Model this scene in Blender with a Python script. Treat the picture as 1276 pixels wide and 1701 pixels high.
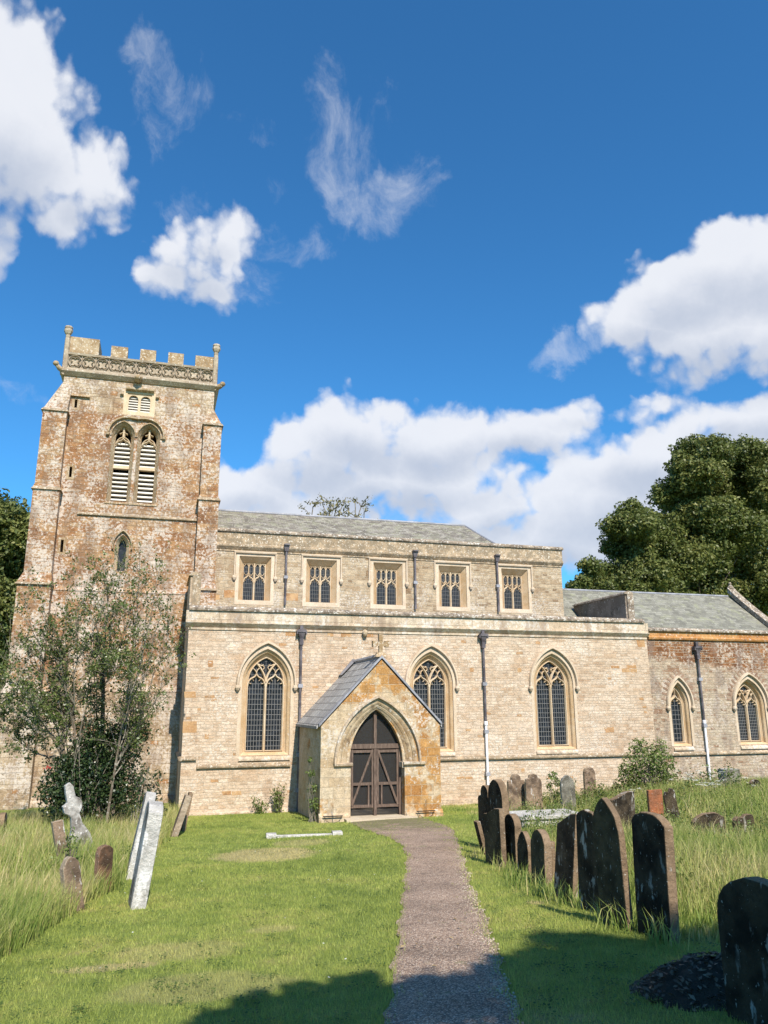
import bpy, math, random
import numpy as np
from mathutils import Vector, geometry
PI = math.pi
rad = math.radians
random.seed(7)
RNG = np.random.default_rng(11)
for o in list(bpy.data.objects): bpy.data.objects.remove(o)
SC = bpy.context.scene
COL = SC.collection

# ------------------------------------------------------------------ camera
YAW, PITCH, ROLL, FPX = rad(16.04), rad(14.18), rad(-.218), 1278.0
CAMZ = 3.0
def cam_basis():
    cy, sy, cp, sp = math.cos(YAW), math.sin(YAW), math.cos(PITCH), math.sin(PITCH)
    f = Vector((sy*cp, cy*cp, sp)); r = Vector((cy, -sy, 0)); u = r.cross(f)
    cr, sr = math.cos(ROLL), math.sin(ROLL)
    return cr*r+sr*u, -sr*r+cr*u, f
CR, CU, CF = cam_basis()
cam = bpy.data.cameras.new('camera'); cam_o = bpy.data.objects.new('camera', cam); COL.objects.link(cam_o)
cam.sensor_fit = 'VERTICAL'; cam.sensor_height = 36; cam.lens = FPX/1701*36
cam.clip_start = .05; cam.clip_end = 5000
from mathutils import Matrix
m = Matrix((CR, CU, -CF)).transposed().to_4x4(); m.translation = (0, 0, CAMZ)
cam_o.matrix_world = m
SC.camera = cam_o
SC.render.resolution_x = 768; SC.render.resolution_y = 1024

# ------------------------------------------------------------------ light
SUN_EL, SUN_AZ = rad(43), rad(4)          # azimuth east of the wall's outward normal (-Y)
sd = Vector((math.sin(SUN_AZ)*math.cos(SUN_EL), -math.cos(SUN_AZ)*math.cos(SUN_EL), math.sin(SUN_EL)))
sun = bpy.data.lights.new('sun', 'SUN'); sun.energy = 5.0; sun.angle = rad(.5); sun.color = (1, .93, .82)
sun_o = bpy.data.objects.new('sun', sun); COL.objects.link(sun_o)
sun_o.rotation_euler = sd.to_track_quat('Z', 'Y').to_euler()
SC.view_settings.view_transform = 'Standard'; SC.view_settings.look = 'None'
SC.view_settings.exposure = 0.60; SC.view_settings.gamma = 1
W = bpy.data.worlds.new('World'); SC.world = W; W.use_nodes = True
W.cycles.sampling_method = 'MANUAL'; W.cycles.sample_map_resolution = 256

class NT:
    """tiny node helper"""
    def __init__(s, tree): s.t = tree; s.n = tree.nodes; s.l = tree.links
    def new(s, typ, **k):
        n = s.n.new(typ)
        for a, b in k.items(): setattr(n, a, b)
        return n
    def put(s, inp, v):
        if v is None: return
        if hasattr(v, 'is_output') or hasattr(v, 'links'): s.l.new(v, inp)
        else:
            try: inp.default_value = v
            except Exception:
                inp.default_value = tuple(v)+(1,) if hasattr(v, '__len__') and len(v) == 3 else [v]*3
    def math(s, op, a, b=None, c=None, clamp=False):
        n = s.new('ShaderNodeMath', operation=op, use_clamp=clamp)
        for i, v in enumerate((a, b, c)): s.put(n.inputs[i], v)
        return n.outputs[0]
    def vmath(s, op, a, b=None):
        n = s.new('ShaderNodeVectorMath', operation=op)
        s.put(n.inputs[0], a); s.put(n.inputs[1], b)
        return n.outputs['Value'] if op in ('DOT_PRODUCT', 'LENGTH', 'DISTANCE') else n.outputs[0]
    def scale(s, a, k):
        n = s.new('ShaderNodeVectorMath', operation='SCALE'); s.put(n.inputs[0], a); s.put(n.inputs['Scale'], k); return n.outputs[0]
    def comb(s, x=0, y=0, z=0):
        n = s.new('ShaderNodeCombineXYZ')
        for i, v in enumerate((x, y, z)): s.put(n.inputs[i], v)
        return n.outputs[0]
    def sep(s, v):
        n = s.new('ShaderNodeSeparateXYZ'); s.put(n.inputs[0], v); return n.outputs
    def noise(s, v, scale=1, detail=3, rough=.55, dist=0, col=False, dim='3D'):
        n = s.new('ShaderNodeTexNoise', noise_dimensions=dim)
        if dim == '1D': s.put(n.inputs['W'], v)
        else: s.put(n.inputs['Vector'], v)
        s.put(n.inputs['Scale'], scale); s.put(n.inputs['Detail'], detail); s.put(n.inputs['Roughness'], rough)
        s.put(n.inputs['Distortion'], dist)
        return n.outputs[1 if col else 0]
    def voro(s, v, scale, feature='F1', rnd=1):
        n = s.new('ShaderNodeTexVoronoi', feature=feature); s.put(n.inputs['Vector'], v); s.put(n.inputs['Scale'], scale); s.put(n.inputs['Randomness'], rnd)
        return n.outputs
    def ramp(s, f, stops, interp='LINEAR'):
        n = s.new('ShaderNodeValToRGB'); e = n.color_ramp; e.interpolation = interp
        while len(e.elements) < len(stops): e.elements.new(.5)
        for el, (p, c) in zip(e.elements, stops):
            el.position = p; el.color = (c, c, c, 1) if not hasattr(c, '__len__') else (*c, 1)
        s.put(n.inputs[0], f); return n.outputs[0]
    def smooth(s, f, a, b):
        n = s.new('ShaderNodeMapRange', interpolation_type='SMOOTHSTEP'); s.put(n.inputs[0], f); s.put(n.inputs[1], a); s.put(n.inputs[2], b); return n.outputs[0]
    def mix(s, f, a, b, mode='MIX'):
        n = s.new('ShaderNodeMix', data_type='RGBA', blend_type=mode)
        s.put(n.inputs[0], f); s.put(n.inputs[6], a if hasattr(a, 'links') else (*a, 1)); s.put(n.inputs[7], b if hasattr(b, 'links') else (*b, 1)); return n.outputs[2]

def build_world():
    t = NT(W.node_tree); t.n.clear()
    out = t.new('ShaderNodeOutputWorld')
    sky = t.new('ShaderNodeTexSky', sky_type='NISHITA'); sky.sun_disc = False
    sky.sun_elevation = SUN_EL; sky.sun_rotation = math.atan2(sd.x, sd.y)
    sky.altitude = 100; sky.air_density = 1.0; sky.dust_density = .3; sky.ozone_density = 3.0
    tc = t.new('ShaderNodeTexCoord'); d = t.vmath('NORMALIZE', tc.outputs['Generated'])
    x, y, z = t.sep(d)
    az = t.math('ARCTAN2', x, y); el = t.math('ARCSINE', z)
    P = t.comb(az, el, 0)
    big = t.noise(P, 5.0, 8, .60, .2, col=True)
    off = t.vmath('SUBTRACT', big, (.5, .5, .5))
    fine = t.noise(P, 16, 7, .62)
    # (px, py, rx, ry, strength, softness) of each cloud bank, as directions in the sky
    banks = [(15, 200, 120, 160, 1.2, 0), (135, 280, 95, 82, 1.0, 0), (70, 330, 95, 65, .95, 0), (-5, 390, 45, 85, .95, 0), (90, 150, 70, 60, .62, 0),
             (345, 430, 95, 80, 1.0, 0), (372, 385, 52, 48, .9, 0), (295, 475, 80, 48, .9, 0), (475, 388, 75, 30, .80, 1), (430, 450, 50, 50, .6, 1), (310, 330, 40, 25, .7, 1), (275, 150, 55, 60, .80, 1), (245, 100, 35, 35, .8, 1),
             (560, 230, 75, 85, .75, 1), (575, 290, 45, 55, .85, 1), (660, 320, 65, 45, .85, 1), (530, 160, 60, 40, .6, 1), (430, 240, 50, 25, .6, 1), (620, 110, 50, 35, .45, 1), (470, 310, 40, 25, .55, 1), (720, 310, 35, 20, .6, 1),
             (1235, 440, 105, 80, 1.2, 0), (1140, 490, 100, 66, 1.1, 0), (1070, 545, 95, 48, 1.05, 0), (1260, 545, 200, 85, 1.2, 0), (960, 592, 60, 20, .85, 1), (1120, 600, 110, 38, .8, 0),
             (605, 715, 100, 68, 1.15, 0), (520, 755, 90, 62, 1.15, 0), (725, 725, 115, 62, 1.15, 0), (640, 795, 240, 62, 1.15, 0), (420, 815, 100, 45, 1.1, 0), (480, 850, 150, 38, 1.1, 0), (700, 850, 120, 30, .8, 1), (870, 722, 85, 45, 1.05, 0), (955, 690, 55, 30, .9, 0), (860, 760, 130, 30, .8, 1),
             (800, 845, 110, 55, 1.1, 0), (1020, 830, 140, 90, 1.2, 0), (1090, 760, 130, 62, 1.15, 0), (1235, 705, 120, 45, 1.1, 0), (930, 900, 220, 52, 1.15, 0), (1060, 690, 75, 28, .9, 0), (1310, 790, 190, 90, 1.15, 0), (620, 860, 160, 25, .7, 1),
             (20, 640, 50, 22, .6, 1), (-200, 700, 150, 60, 1, 0), (1600, 700, 240, 90, 1.1, 0)]
    def field(P, cls):
        dens = None; shd = None
        px, py, _ = t.sep(P)
        for u, v, rx, ry, s, soft in banks:
            if soft != cls: continue
            r = CR*((u-638)/FPX)+CU*(-(v-850.5)/FPX)+CF; r.normalize()
            a0, e0 = math.atan2(r.x, r.y), math.asin(r.z)
            ra, re = rx/FPX*r.dot(CF)/max(.3, math.cos(e0)), ry/FPX*r.dot(CF)
            dx = t.math('MULTIPLY_ADD', px, 1/ra, -a0/ra); dy = t.math('MULTIPLY_ADD', py, 1/re, -e0/re)
            q = t.math('MULTIPLY_ADD', dx, dx, t.math('MULTIPLY', dy, dy))
            g = t.math('DIVIDE', s, t.math('MULTIPLY_ADD', q, t.math('MULTIPLY', q, .5), 1.0))
            dens = g if dens is None else t.math('SMOOTH_MAX', dens, g, .12)
            if not cls:
                h = t.math('MULTIPLY', g, t.math('MULTIPLY_ADD', dy, -.6, .42)); shd = h if shd is None else t.math('MAXIMUM', shd, h)
        return dens, shd
    Pw = t.vmath('ADD', P, t.scale(off, .085))
    base, shd = field(Pw, 0); wis, _ = field(t.vmath('ADD', P, t.scale(off, .17)), 1)
    Pd = t.vmath('ADD', P, t.scale(off, .07))
    nz = t.noise(Pd, 9, 7, .6)
    vb = t.new('ShaderNodeTexVoronoi', feature='SMOOTH_F1'); t.put(vb.inputs['Vector'], Pd); t.put(vb.inputs['Scale'], 22); vb.inputs['Smoothness'].default_value = .35; vb.inputs['Detail'].default_value = 2; vb.inputs['Roughness'].default_value = .5
    bil = t.math('SUBTRACT', .42, vb.outputs['Distance'])
    dd = t.math('ADD', t.math('ADD', base, t.math('MULTIPLY', t.math('SUBTRACT', nz, .5), .75)), t.math('MULTIPLY', bil, .50))
    hard = t.smooth(dd, .38, .74)
    dw = t.math('ADD', wis, t.math('MULTIPLY', t.math('SUBTRACT', t.noise(Pd, 11, 8, .68, .5), .5), 1.9))
    soft = t.math('MULTIPLY', t.smooth(dw, .42, 1.35), .54)
    cov = t.math('MAXIMUM', hard, soft)
    sh = t.smooth(t.math('ADD', shd, t.math('MULTIPLY', t.math('SUBTRACT', t.noise(P, 7, 5, .6), .5), .9)), .30, 1.0)
    ccol = t.mix(sh, (6.0, 6.1, 6.4), (3.4, 3.8, 4.6))
    ccol = t.mix(t.math('MULTIPLY', fine, .25), ccol, (4.4, 4.8, 5.6))
    # deeper, more saturated blue overhead
    skc = t.mix(1.0, sky.outputs[0], (.35, .90, 1.22), 'MULTIPLY')
    c = t.mix(t.math('MULTIPLY', cov, .95), skc, ccol)
    bg = t.new('ShaderNodeBackground'); t.put(bg.inputs[0], c); bg.inputs[1].default_value = .100
    t.l.new(bg.outputs[0], out.inputs[0])
build_world()

# ------------------------------------------------------------------ photo pixel -> place in the scene
def ray(u, v): return CR*((u-638)/FPX)+CU*(-(v-850.5)/FPX)+CF
def atY(u, v, Y): r = ray(u, v); p = r*(Y/r.y); return Vector((p.x, p.y, p.z+CAMZ))
def atX(u, v, X): r = ray(u, v); p = r*(X/r.x); return Vector((p.x, p.y, p.z+CAMZ))
def sstep(a, b, x):
    t = np.clip((np.asarray(x, float)-a)/(b-a), 0, 1); return t*t*(3-2*t)
def gh(x, y):
    x = np.asarray(x, float); y = np.asarray(y, float)
    z = np.where(y > 0, 1.4*np.clip(1-y/24, 0, 1)**1.17, 1.4+.02*(-y).clip(0, 20))
    z = z+.03*np.sin(x*.9+1)*np.cos(y*.6)*sstep(24, 18, y)*sstep(-60, 0, y)
    z = z+.35*sstep(9, 16, x)*sstep(26, 20, y)
    z = z+.10*sstep(-1, -4, x)*sstep(24, 14, y)
    return z
def ghf(x, y): return float(gh(x, y))
def gpt(u, v):
    r = ray(u, v); lo, hi = .5, 80.
    for _ in range(50):
        m_ = (lo+hi)/2; p = r*(m_/r.y)
        if CAMZ+p.z > ghf(p.x, p.y): lo = m_
        else: hi = m_
    p = r*(lo/r.y); return Vector((p.x, p.y, ghf(p.x, p.y)))

# ------------------------------------------------------------------ mesh builder
class MB:
    def __init__(s): s.v = []; s.f = []
    def add(s, vs, fs):
        b = len(s.v); s.v += [tuple(p) for p in vs]; s.f += [tuple(i+b for i in f) for f in fs]; return s
    def box(s, x0, x1, y0, y1, z0, z1):
        return s.add([(x0,y0,z0),(x1,y0,z0),(x1,y1,z0),(x0,y1,z0),(x0,y0,z1),(x1,y0,z1),(x1,y1,z1),(x0,y1,z1)],
                     [(0,3,2,1),(4,5,6,7),(0,1,5,4),(1,2,6,5),(2,3,7,6),(3,0,4,7)])
    def frustum(s, b, zb, t, zt):
        (x0,x1,y0,y1), (a0,a1,c0,c1) = b, t
        return s.add([(x0,y0,zb),(x1,y0,zb),(x1,y1,zb),(x0,y1,zb),(a0,c0,zt),(a1,c0,zt),(a1,c1,zt),(a0,c1,zt)],
                     [(0,3,2,1),(4,5,6,7),(0,1,5,4),(1,2,6,5),(2,3,7,6),(3,0,4,7)])
    def wall(s, outline, holes, y0, y1):
        """polygon in x,z (with holes) extruded from y0 (front) to y1"""
        loops = [outline]+list(holes)
        flat = [p for l in loops for p in l]
        tris = geometry.tessellate_polygon([[Vector((p[0], p[1], 0)) for p in l] for l in loops])
        n = len(flat)
        vs = [(p[0], y0, p[1]) for p in flat]+[(p[0], y1, p[1]) for p in flat]
        fs = []
        for a, b, c in tris:
            ar = (flat[b][0]-flat[a][0])*(flat[c][1]-flat[a][1])-(flat[b][1]-flat[a][1])*(flat[c][0]-flat[a][0])
            if ar < 0: b, c = c, b
            fs += [(a, b, c), (a+n, c+n, b+n)]
        k = 0
        for l in loops:
            m_ = len(l)
            for i in range(m_): j = (i+1) % m_; fs.append((k+i, k+j, k+j+n, k+i+n))
            k += m_
        return s.add(vs, fs)
    def loft(s, loops, closed=True, cap=False):
        """list of equal-length 3D loops joined in order"""
        m_ = len(loops[0]); vs = [p for l in loops for p in l]; fs = []
        for a in range(len(loops)-1):
            for i in range(m_ if closed else m_-1):
                j = (i+1) % m_; fs.append((a*m_+i, a*m_+j, (a+1)*m_+j, (a+1)*m_+i))
        if cap: fs += [tuple(range(m_))[::-1], tuple((len(loops)-1)*m_+i for i in range(m_))]
        return s.add(vs, fs)
    def bar(s, pts, w, y0, y1, ch=.3):
        """ribbon along a 2D x,z polyline: width w, chamfered front at y0"""
        P = [Vector((p[0], p[1])) for p in pts]; n = len(P); L = []
        for i in range(n):
            a = P[max(i-1, 0)]; b = P[min(i+1, n-1)]; d = (b-a)
            d = d.normalized() if d.length > 1e-9 else Vector((1, 0))
            nn = Vector((-d.y, d.x)); k = w/2
            if 0 < i < n-1:
                d1 = (P[i]-P[i-1]).normalized(); c = max(.5, abs(Vector((-d1.y, d1.x)).dot(nn))); k = k/c
            q = P[i]
            def p3(o, y): e = q+nn*o; return (e.x, y, e.y)
            yc = y0+(y1-y0)*.45
            L.append([p3(-k, y1), p3(-k, yc), p3(-k*ch, y0), p3(k*ch, y0), p3(k, yc), p3(k, y1)])
        return s.loft(L, True, True)
    def tube(s, pts, r, n=8):
        P = [Vector(p) for p in pts]; R_ = r if hasattr(r, '__len__') else [r]*len(P); L = []
        up = Vector((0, 0, 1))
        for i, p in enumerate(P):
            d = (P[min(i+1, len(P)-1)]-P[max(i-1, 0)]).normalized()
            a = d.cross(up) if abs(d.dot(up)) < .95 else d.cross(Vector((1, 0, 0)))
            a.normalize(); b = d.cross(a)
            L.append([tuple(p+(a*math.cos(2*PI*k/n)+b*math.sin(2*PI*k/n))*R_[i]) for k in range(n)])
        return s.loft(L, True, True)
    def lathe(s, c, prof, n=10):
        L = [[(c[0]+r*math.cos(2*PI*k/n), c[1]+r*math.sin(2*PI*k/n), c[2]+z) for k in range(n)] for r, z in prof]
        return s.loft(L, True, True)
    def mould(s, prof, x0, x1, Y):
        """profile of (out, z) pairs swept along x in front of plane Y"""
        L = [[(x, Y-o, z) for o, z in prof] for x in (x0, x1)]
        m_ = len(prof); vs = L[0]+L[1]
        fs = [(i, (i+1) % m_, (i+1) % m_+m_, i+m_) for i in range(m_)]+[tuple(range(m_))[::-1], tuple(range(m_, 2*m_))]
        return s.add(vs, fs)
    def mould_y(s, prof, y0, y1, X, sgn=-1):
        L = [[(X+sgn*o, y, z) for o, z in prof] for y in (y0, y1)]
        m_ = len(prof); vs = L[0]+L[1]
        fs = [(i, (i+1) % m_, (i+1) % m_+m_, i+m_) for i in range(m_)]+[tuple(range(m_))[::-1], tuple(range(m_, 2*m_))]
        return s.add(vs, fs)
    def build(s, name, mat, parent=None, origin=(0, 0, 0), smooth=False, bevel=0, jitter=0):
        me = bpy.data.meshes.new(name)
        o3 = Vector(origin)
        me.from_pydata([tuple(Vector(p)-o3) for p in s.v], [], s.f)
        import bmesh
        bm = bmesh.new(); bm.from_mesh(me); bmesh.ops.recalc_face_normals(bm, faces=bm.faces); bm.to_mesh(me); bm.free()
        me.materials.append(mat)
        if smooth:
            for p in me.polygons: p.use_smooth = True
        o = bpy.data.objects.new(name, me); COL.objects.link(o)
        if parent is not None:
            o.parent = parent
            po = parent.get('_org', (0, 0, 0)); o.location = o3-Vector(po)
            o['_org'] = tuple(origin)
        else:
            o.location = o3; o['_org'] = tuple(origin)
        if bevel:
            b = o.modifiers.new('bevel', 'BEVEL'); b.width = bevel; b.segments = 2; b.limit_method = 'ANGLE'
        return o
def tag(o, label=None, cat=None, group=None, kind=None):
    if label: o['label'] = label
    if cat: o['category'] = cat
    if group: o['group'] = group
    if kind: o['kind'] = kind
    return o
def empty(name, loc, label, cat, group=None):
    o = bpy.data.objects.new(name, None); COL.objects.link(o); o.location = loc; o['_org'] = tuple(loc)
    o.empty_display_size = .3
    return tag(o, label, cat, group)
def arch(cx, zs, w, h, n=12, base=None):
    """two-centred pointed arch: half width w, rise h above springing zs, closed down to z=base"""
    R_ = (w*w+h*h)/(2*w); a1 = math.asin(min(1, h/R_)); L = []
    for i in range(n+1):
        a = a1*i/n; L.append((cx+w-R_+R_*math.cos(a), zs+R_*math.sin(a)))
    Rt = [(2*cx-x, z) for x, z in reversed(L[:-1])]
    pts = L+Rt
    if base is not None: pts = [(cx-w, base), (cx+w, base)]+pts
    return pts
def rect(x0, x1, z0, z1): return [(x0, z0), (x1, z0), (x1, z1), (x0, z1)]
def offset3(pts, y): return [(p[0], y, p[1]) for p in pts]

# ------------------------------------------------------------------ materials
def mat(name):
    m_ = bpy.data.materials.new(name); m_.use_nodes = True; t = NT(m_.node_tree); t.n.clear()
    out = t.new('ShaderNodeOutputMaterial'); b = t.new('ShaderNodeBsdfPrincipled'); t.l.new(b.outputs[0], out.inputs[0])
    b.inputs['Roughness'].default_value = .85; b.inputs['Specular IOR Level'].default_value = .25
    return m_, t, b, out
def bump(t, b, h, dist=.01, strength=1.0):
    n = t.new('ShaderNodeBump'); n.inputs['Strength'].default_value = strength; n.inputs['Distance'].default_value = dist
    t.put(n.inputs['Height'], h); t.l.new(n.outputs[0], b.inputs['Normal'])
def frame_uv(t):
    g = t.new('ShaderNodeNewGeometry'); N = g.outputs['True Normal']; P = g.outputs['Position']
    T = t.vmath('NORMALIZE', t.vmath('ADD', t.vmath('CROSS_PRODUCT', (0, 0, 1), N), (1e-5, 0, 0)))
    B = t.vmath('CROSS_PRODUCT', N, T)
    return P, t.vmath('DOT_PRODUCT', P, T), t.vmath('DOT_PRODUCT', P, B)
def masonry(name, bw=.34, bh=.13, mortar=.007, ramp=None, mcol=(.5, .41, .29), warp=.02, second=None, second_mask=None,
            lichen=.0, lcol=(.62, .55, .50), lscale=14, stain=.0, scol=(.2, .15, .11), odd=None, oddp=.04, bd=.012, rub=.5, lblotch=1.0, dim=.83):
    m_, t, b, out = mat(name)
    P, u, v = frame_uv(t)
    vv = t.math('ADD', v, t.math('MULTIPLY', t.math('SUBTRACT', t.noise(v, 2.2, 2, .5, dim='1D'), .5), .35*rub))
    uv0 = t.comb(u, vv, 0)
    wn = t.vmath('SUBTRACT', t.noise(P, 3.2, 3, .6, col=True), (.5, .5, .5))
    uv = t.vmath('ADD', uv0, t.scale(wn, warp*2.2))
    def brick(vec, w_, h_, seed=0):
        n = t.new('ShaderNodeTexBrick'); n.offset = .5; n.offset_frequency = 2; n.squash = .72; n.squash_frequency = 3
        t.put(n.inputs['Vector'], vec if not seed else t.vmath('ADD', vec, (seed, 0, 0)))
        t.put(n.inputs['Color1'], (0, 0, 0, 1)); t.put(n.inputs['Color2'], (1, 1, 1, 1)); t.put(n.inputs['Mortar'], (.5, .5, .5, 1))
        t.put(n.inputs['Scale'], 1.0); t.put(n.inputs['Mortar Size'], mortar); t.put(n.inputs['Mortar Smooth'], .35)
        t.put(n.inputs['Brick Width'], w_); t.put(n.inputs['Row Height'], h_)
        return n.outputs['Color'], n.outputs['Fac']
    jit = t.vmath('SUBTRACT', t.noise(P, 9, 4, .65, col=True), (.5, .5, .5)); uv = t.vmath('ADD', uv, t.scale(jit, warp*1.3))
    c1, f1 = brick(uv, bw, bh)
    r = t.sep(c1)[0]
    # second random from the same cells: mixes large and small stones
    c2, f2 = brick(uv, bw*2.1, bh*2, 3.3)
    big = t.smooth(t.sep(c2)[0], .80, .82)
    fac = t.math('ADD', t.math('MULTIPLY', f1, t.math('SUBTRACT', 1, big)), t.math('MULTIPLY', f2, big))
    r = t.math('ADD', t.math('MULTIPLY', r, t.math('SUBTRACT', 1, big)), t.math('MULTIPLY', t.math('FRACT', t.math('MULTIPLY', t.sep(c2)[0], 17.3)), big))
    large = t.noise(P, .55, 4, .6)
    rr = t.math('ADD', t.math('MULTIPLY', r, .60), t.math('MULTIPLY', t.math('SUBTRACT', large, .32), 1.1), clamp=True)
    col = t.ramp(rr, ramp)
    if odd is not None:
        om = t.smooth(t.math('FRACT', t.math('MULTIPLY', r, 41.7)), 1-oddp, 1-oddp+.01)
        col = t.mix(t.math('MULTIPLY', om, .85), col, odd)
    if second is not None:
        col2 = t.ramp(rr, second); col = t.mix(second_mask(t, P), col, col2)
    fine = t.noise(P, 30, 5, .7)
    med = t.noise(P, 6, 5, .62)
    col = t.mix(1.0, col, t.ramp(fine, [(.28, .58), (.72, 1.30)]), 'MULTIPLY')
    col = t.mix(.9, col, t.ramp(med, [(.3, .70), (.7, 1.18)]), 'MULTIPLY')
    pit = t.smooth(t.noise(t.vmath('MULTIPLY', P, (1, 1, 2.2)), 10, 5, .75), .62, .70)
    col = t.mix(t.math('MULTIPLY', pit, .5), col, tuple(c*.42 for c in mcol))
    mm = t.math('MULTIPLY', fac, .8)
    mm = t.math('MULTIPLY', mm, t.smooth(t.noise(P, 4.5, 2, .5), .25, .55))
    col = t.mix(mm, col, mcol)
    if lichen:
        blot = t.smooth(t.noise(P, 1.1, 3, .6), .62-.3*lblotch, .72)
        l1 = t.noise(P, lscale, 6, .72)
        lm = t.smooth(t.math('ADD', l1, t.math('MULTIPLY', t.math('SUBTRACT', blot, .5), .16)), .60-.16*lichen, .66-.14*lichen)
        col = t.mix(t.math('MULTIPLY', lm, .82), col, lcol)
        l2 = t.smooth(t.noise(t.vmath('ADD', P, (7, 3, 1)), lscale*2.6, 3, .6), .66, .70)
        col = t.mix(t.math('MULTIPLY', l2, .75), col, tuple(min(.8, c*1.15) for c in lcol))
    if stain:
        sm = t.smooth(t.noise(t.vmath('MULTIPLY', P, (1.5, 1.5, .55)), 1.6, 6, .66), .62-.2*stain, .74-.14*stain)
        col = t.mix(t.math('MULTIPLY', sm, .55), col, scol)
    col = t.mix(1.0, col, (dim, dim*.985, dim*.965), 'MULTIPLY')
    t.put(b.inputs['Base Color'], col)
    h = t.math('SUBTRACT', t.math('SUBTRACT', t.math('MULTIPLY', t.noise(P, 12, 6, .65), .9), t.math('MULTIPLY', pit, .5)), t.math('MULTIPLY', fac, .75))
    h = t.math('ADD', h, t.math('MULTIPLY', r, .35))
    bump(t, b, h, bd)
    return m_
CREAM = [(0, (.40, .25, .155)), (.18, (.52, .37, .25)), (.45, (.60, .455, .33)), (.75, (.66, .52, .395)), (1, (.71, .585, .465))]
CREAM2 = [(0, (.31, .21, .125)), (.25, (.43, .31, .195)), (.6, (.53, .41, .275)), (1, (.60, .49, .365))]
IRON = [(0, (.19, .085, .04)), (.25, (.33, .155, .065)), (.5, (.43, .225, .10)), (.75, (.48, .30, .16)), (1, (.54, .40, .27))]
M = {}
M['aisle'] = masonry('cream rubble stone', .25, .088, .007, CREAM, (.66, .55, .42), warp=.034, dim=.885, odd=(.45, .24, .10), oddp=.015, lichen=.22, lcol=(.66, .60, .52), stain=.1, scol=(.36, .25, .17), bd=.03)
M['clere'] = masonry('clerestory rubble stone', .27, .10, .010, CREAM2, (.62, .52, .38), warp=.04, odd=(.25, .16, .09), oddp=.06, lichen=.32, lcol=(.62, .56, .49), stain=.55, scol=(.30, .21, .14), bd=.035)
def tower_mask(t, P):
    z = t.sep(P)[2]; n = t.math('MULTIPLY', t.math('SUBTRACT', t.noise(P, 1.3, 5, .6), .5), 2.4)
    zz = t.math('ADD', z, n)
    return t.math('SUBTRACT', t.smooth(zz, 2.8, 4.6), t.math('MULTIPLY', t.smooth(zz, 13.1, 13.7), .9))
M['tower'] = masonry('ironstone tower wall with pale lichen', .36, .15, .009, CREAM2, (.46, .33, .22), warp=.03, second=IRON, second_mask=tower_mask, lichen=.80, lcol=(.64, .56, .49), lscale=12, stain=.8, scol=(.22, .14, .09), bd=.03, odd=(.42, .2, .07), oddp=.06)
def chancel_mask(t, P):
    x, y, z = t.sep(P); n = t.math('MULTIPLY', t.math('SUBTRACT', t.noise(P, 1.1, 5, .6), .5), .9)
    zz = t.math('ADD', t.math('ADD', z, t.math('MULTIPLY', t.math('SUBTRACT', x, 17), .1)), n)
    return t.smooth(zz, 4.45, 4.75)
M['chancel'] = masonry('mottled chancel stone', .24, .09, .011, [(0, (.36, .22, .14)), (.3, (.46, .34, .24)), (.7, (.54, .43, .31)), (1, (.6, .5, .38))], (.58, .48, .36), warp=.03,
                       second=[(0, (.12, .05, .02)), (.4, (.25, .10, .035)), (.8, (.36, .17, .07)), (1, (.42, .24, .12))], second_mask=chancel_mask, lichen=.5, lcol=(.60, .51, .43), lscale=12, stain=.6, scol=(.24, .18, .15), bd=.035, odd=(.3, .17, .1), oddp=.10)
def porch_mask(t, P):
    x, y, z = t.sep(P)
    n = t.noise(P, 1.15, 4, .6)
    a = t.math('ADD', n, t.math('MULTIPLY', t.math('SUBTRACT', x, 5.9), .05))
    a = t.math('ADD', a, t.math('MULTIPLY', t.smooth(z, 2.6, 3.6), .10))
    return t.smooth(a, .52, .59)
M['porch'] = masonry('porch ashlar of cream and ironstone', .42, .24, .008, [(0, (.44, .31, .18)), (.4, (.57, .44, .29)), (1, (.64, .54, .40))], (.58, .48, .35), warp=.02,
                     second=[(0, (.36, .16, .045)), (.35, (.46, .235, .075)), (.7, (.52, .30, .115)), (1, (.57, .42, .24))], second_mask=porch_mask, lichen=.42, lcol=(.64, .57, .49), lscale=11, stain=.15, scol=(.34, .24, .15), bd=.016)
def plain_stone(name, c1, c2, lichen=.3, lcol=(.62, .56, .5), dark=.0, dcol=(.08, .065, .05), sc=5, bd=.006, rough=.9, streak=False):
    m_, t, b, out = mat(name); g = t.new('ShaderNodeNewGeometry'); P = g.outputs['Position']
    oi = t.new('ShaderNodeObjectInfo'); P = t.vmath('ADD', P, t.scale(t.comb(oi.outputs['Random'], oi.outputs['Random'], 0), 3.7))
    col = t.mix(t.smooth(t.noise(P, sc*.4, 5, .62), .35, .65), c1, c2)
    col = t.mix(1, col, t.ramp(t.noise(P, 34, 4, .7), [(.25, .72), (.75, 1.2)]), 'MULTIPLY')
    if dark:
        Pd = t.vmath('MULTIPLY', P, (1, 1, .35)) if streak else P
        dm = t.smooth(t.noise(Pd, sc*.9, 6, .66), .62-.25*dark, .74-.22*dark); col = t.mix(t.math('MULTIPLY', dm, .8), col, dcol)
    if lichen:
        lm = t.smooth(t.noise(P, sc*2.4, 6, .7), .64-.17*lichen, .68-.15*lichen); col = t.mix(t.math('MULTIPLY', lm, .85), col, lcol)
        l2 = t.smooth(t.noise(t.vmath('ADD', P, (3, 9, 4)), sc*6, 3, .6), .68, .72); col = t.mix(l2, col, lcol)
    t.put(b.inputs['Base Color'], col); b.inputs['Roughness'].default_value = rough
    bump(t, b, t.noise(P, 16, 7, .68), bd); return m_
M['rim'] = plain_stone('pale dressed margin', (.48, .37, .26), (.56, .445, .33), .2, dark=.15, dcol=(.34, .25, .18), bd=.005)
M['vouss'] = plain_stone('brown voussoirs', (.20, .12, .08), (.30, .20, .14), .1, bd=.006)
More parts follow.
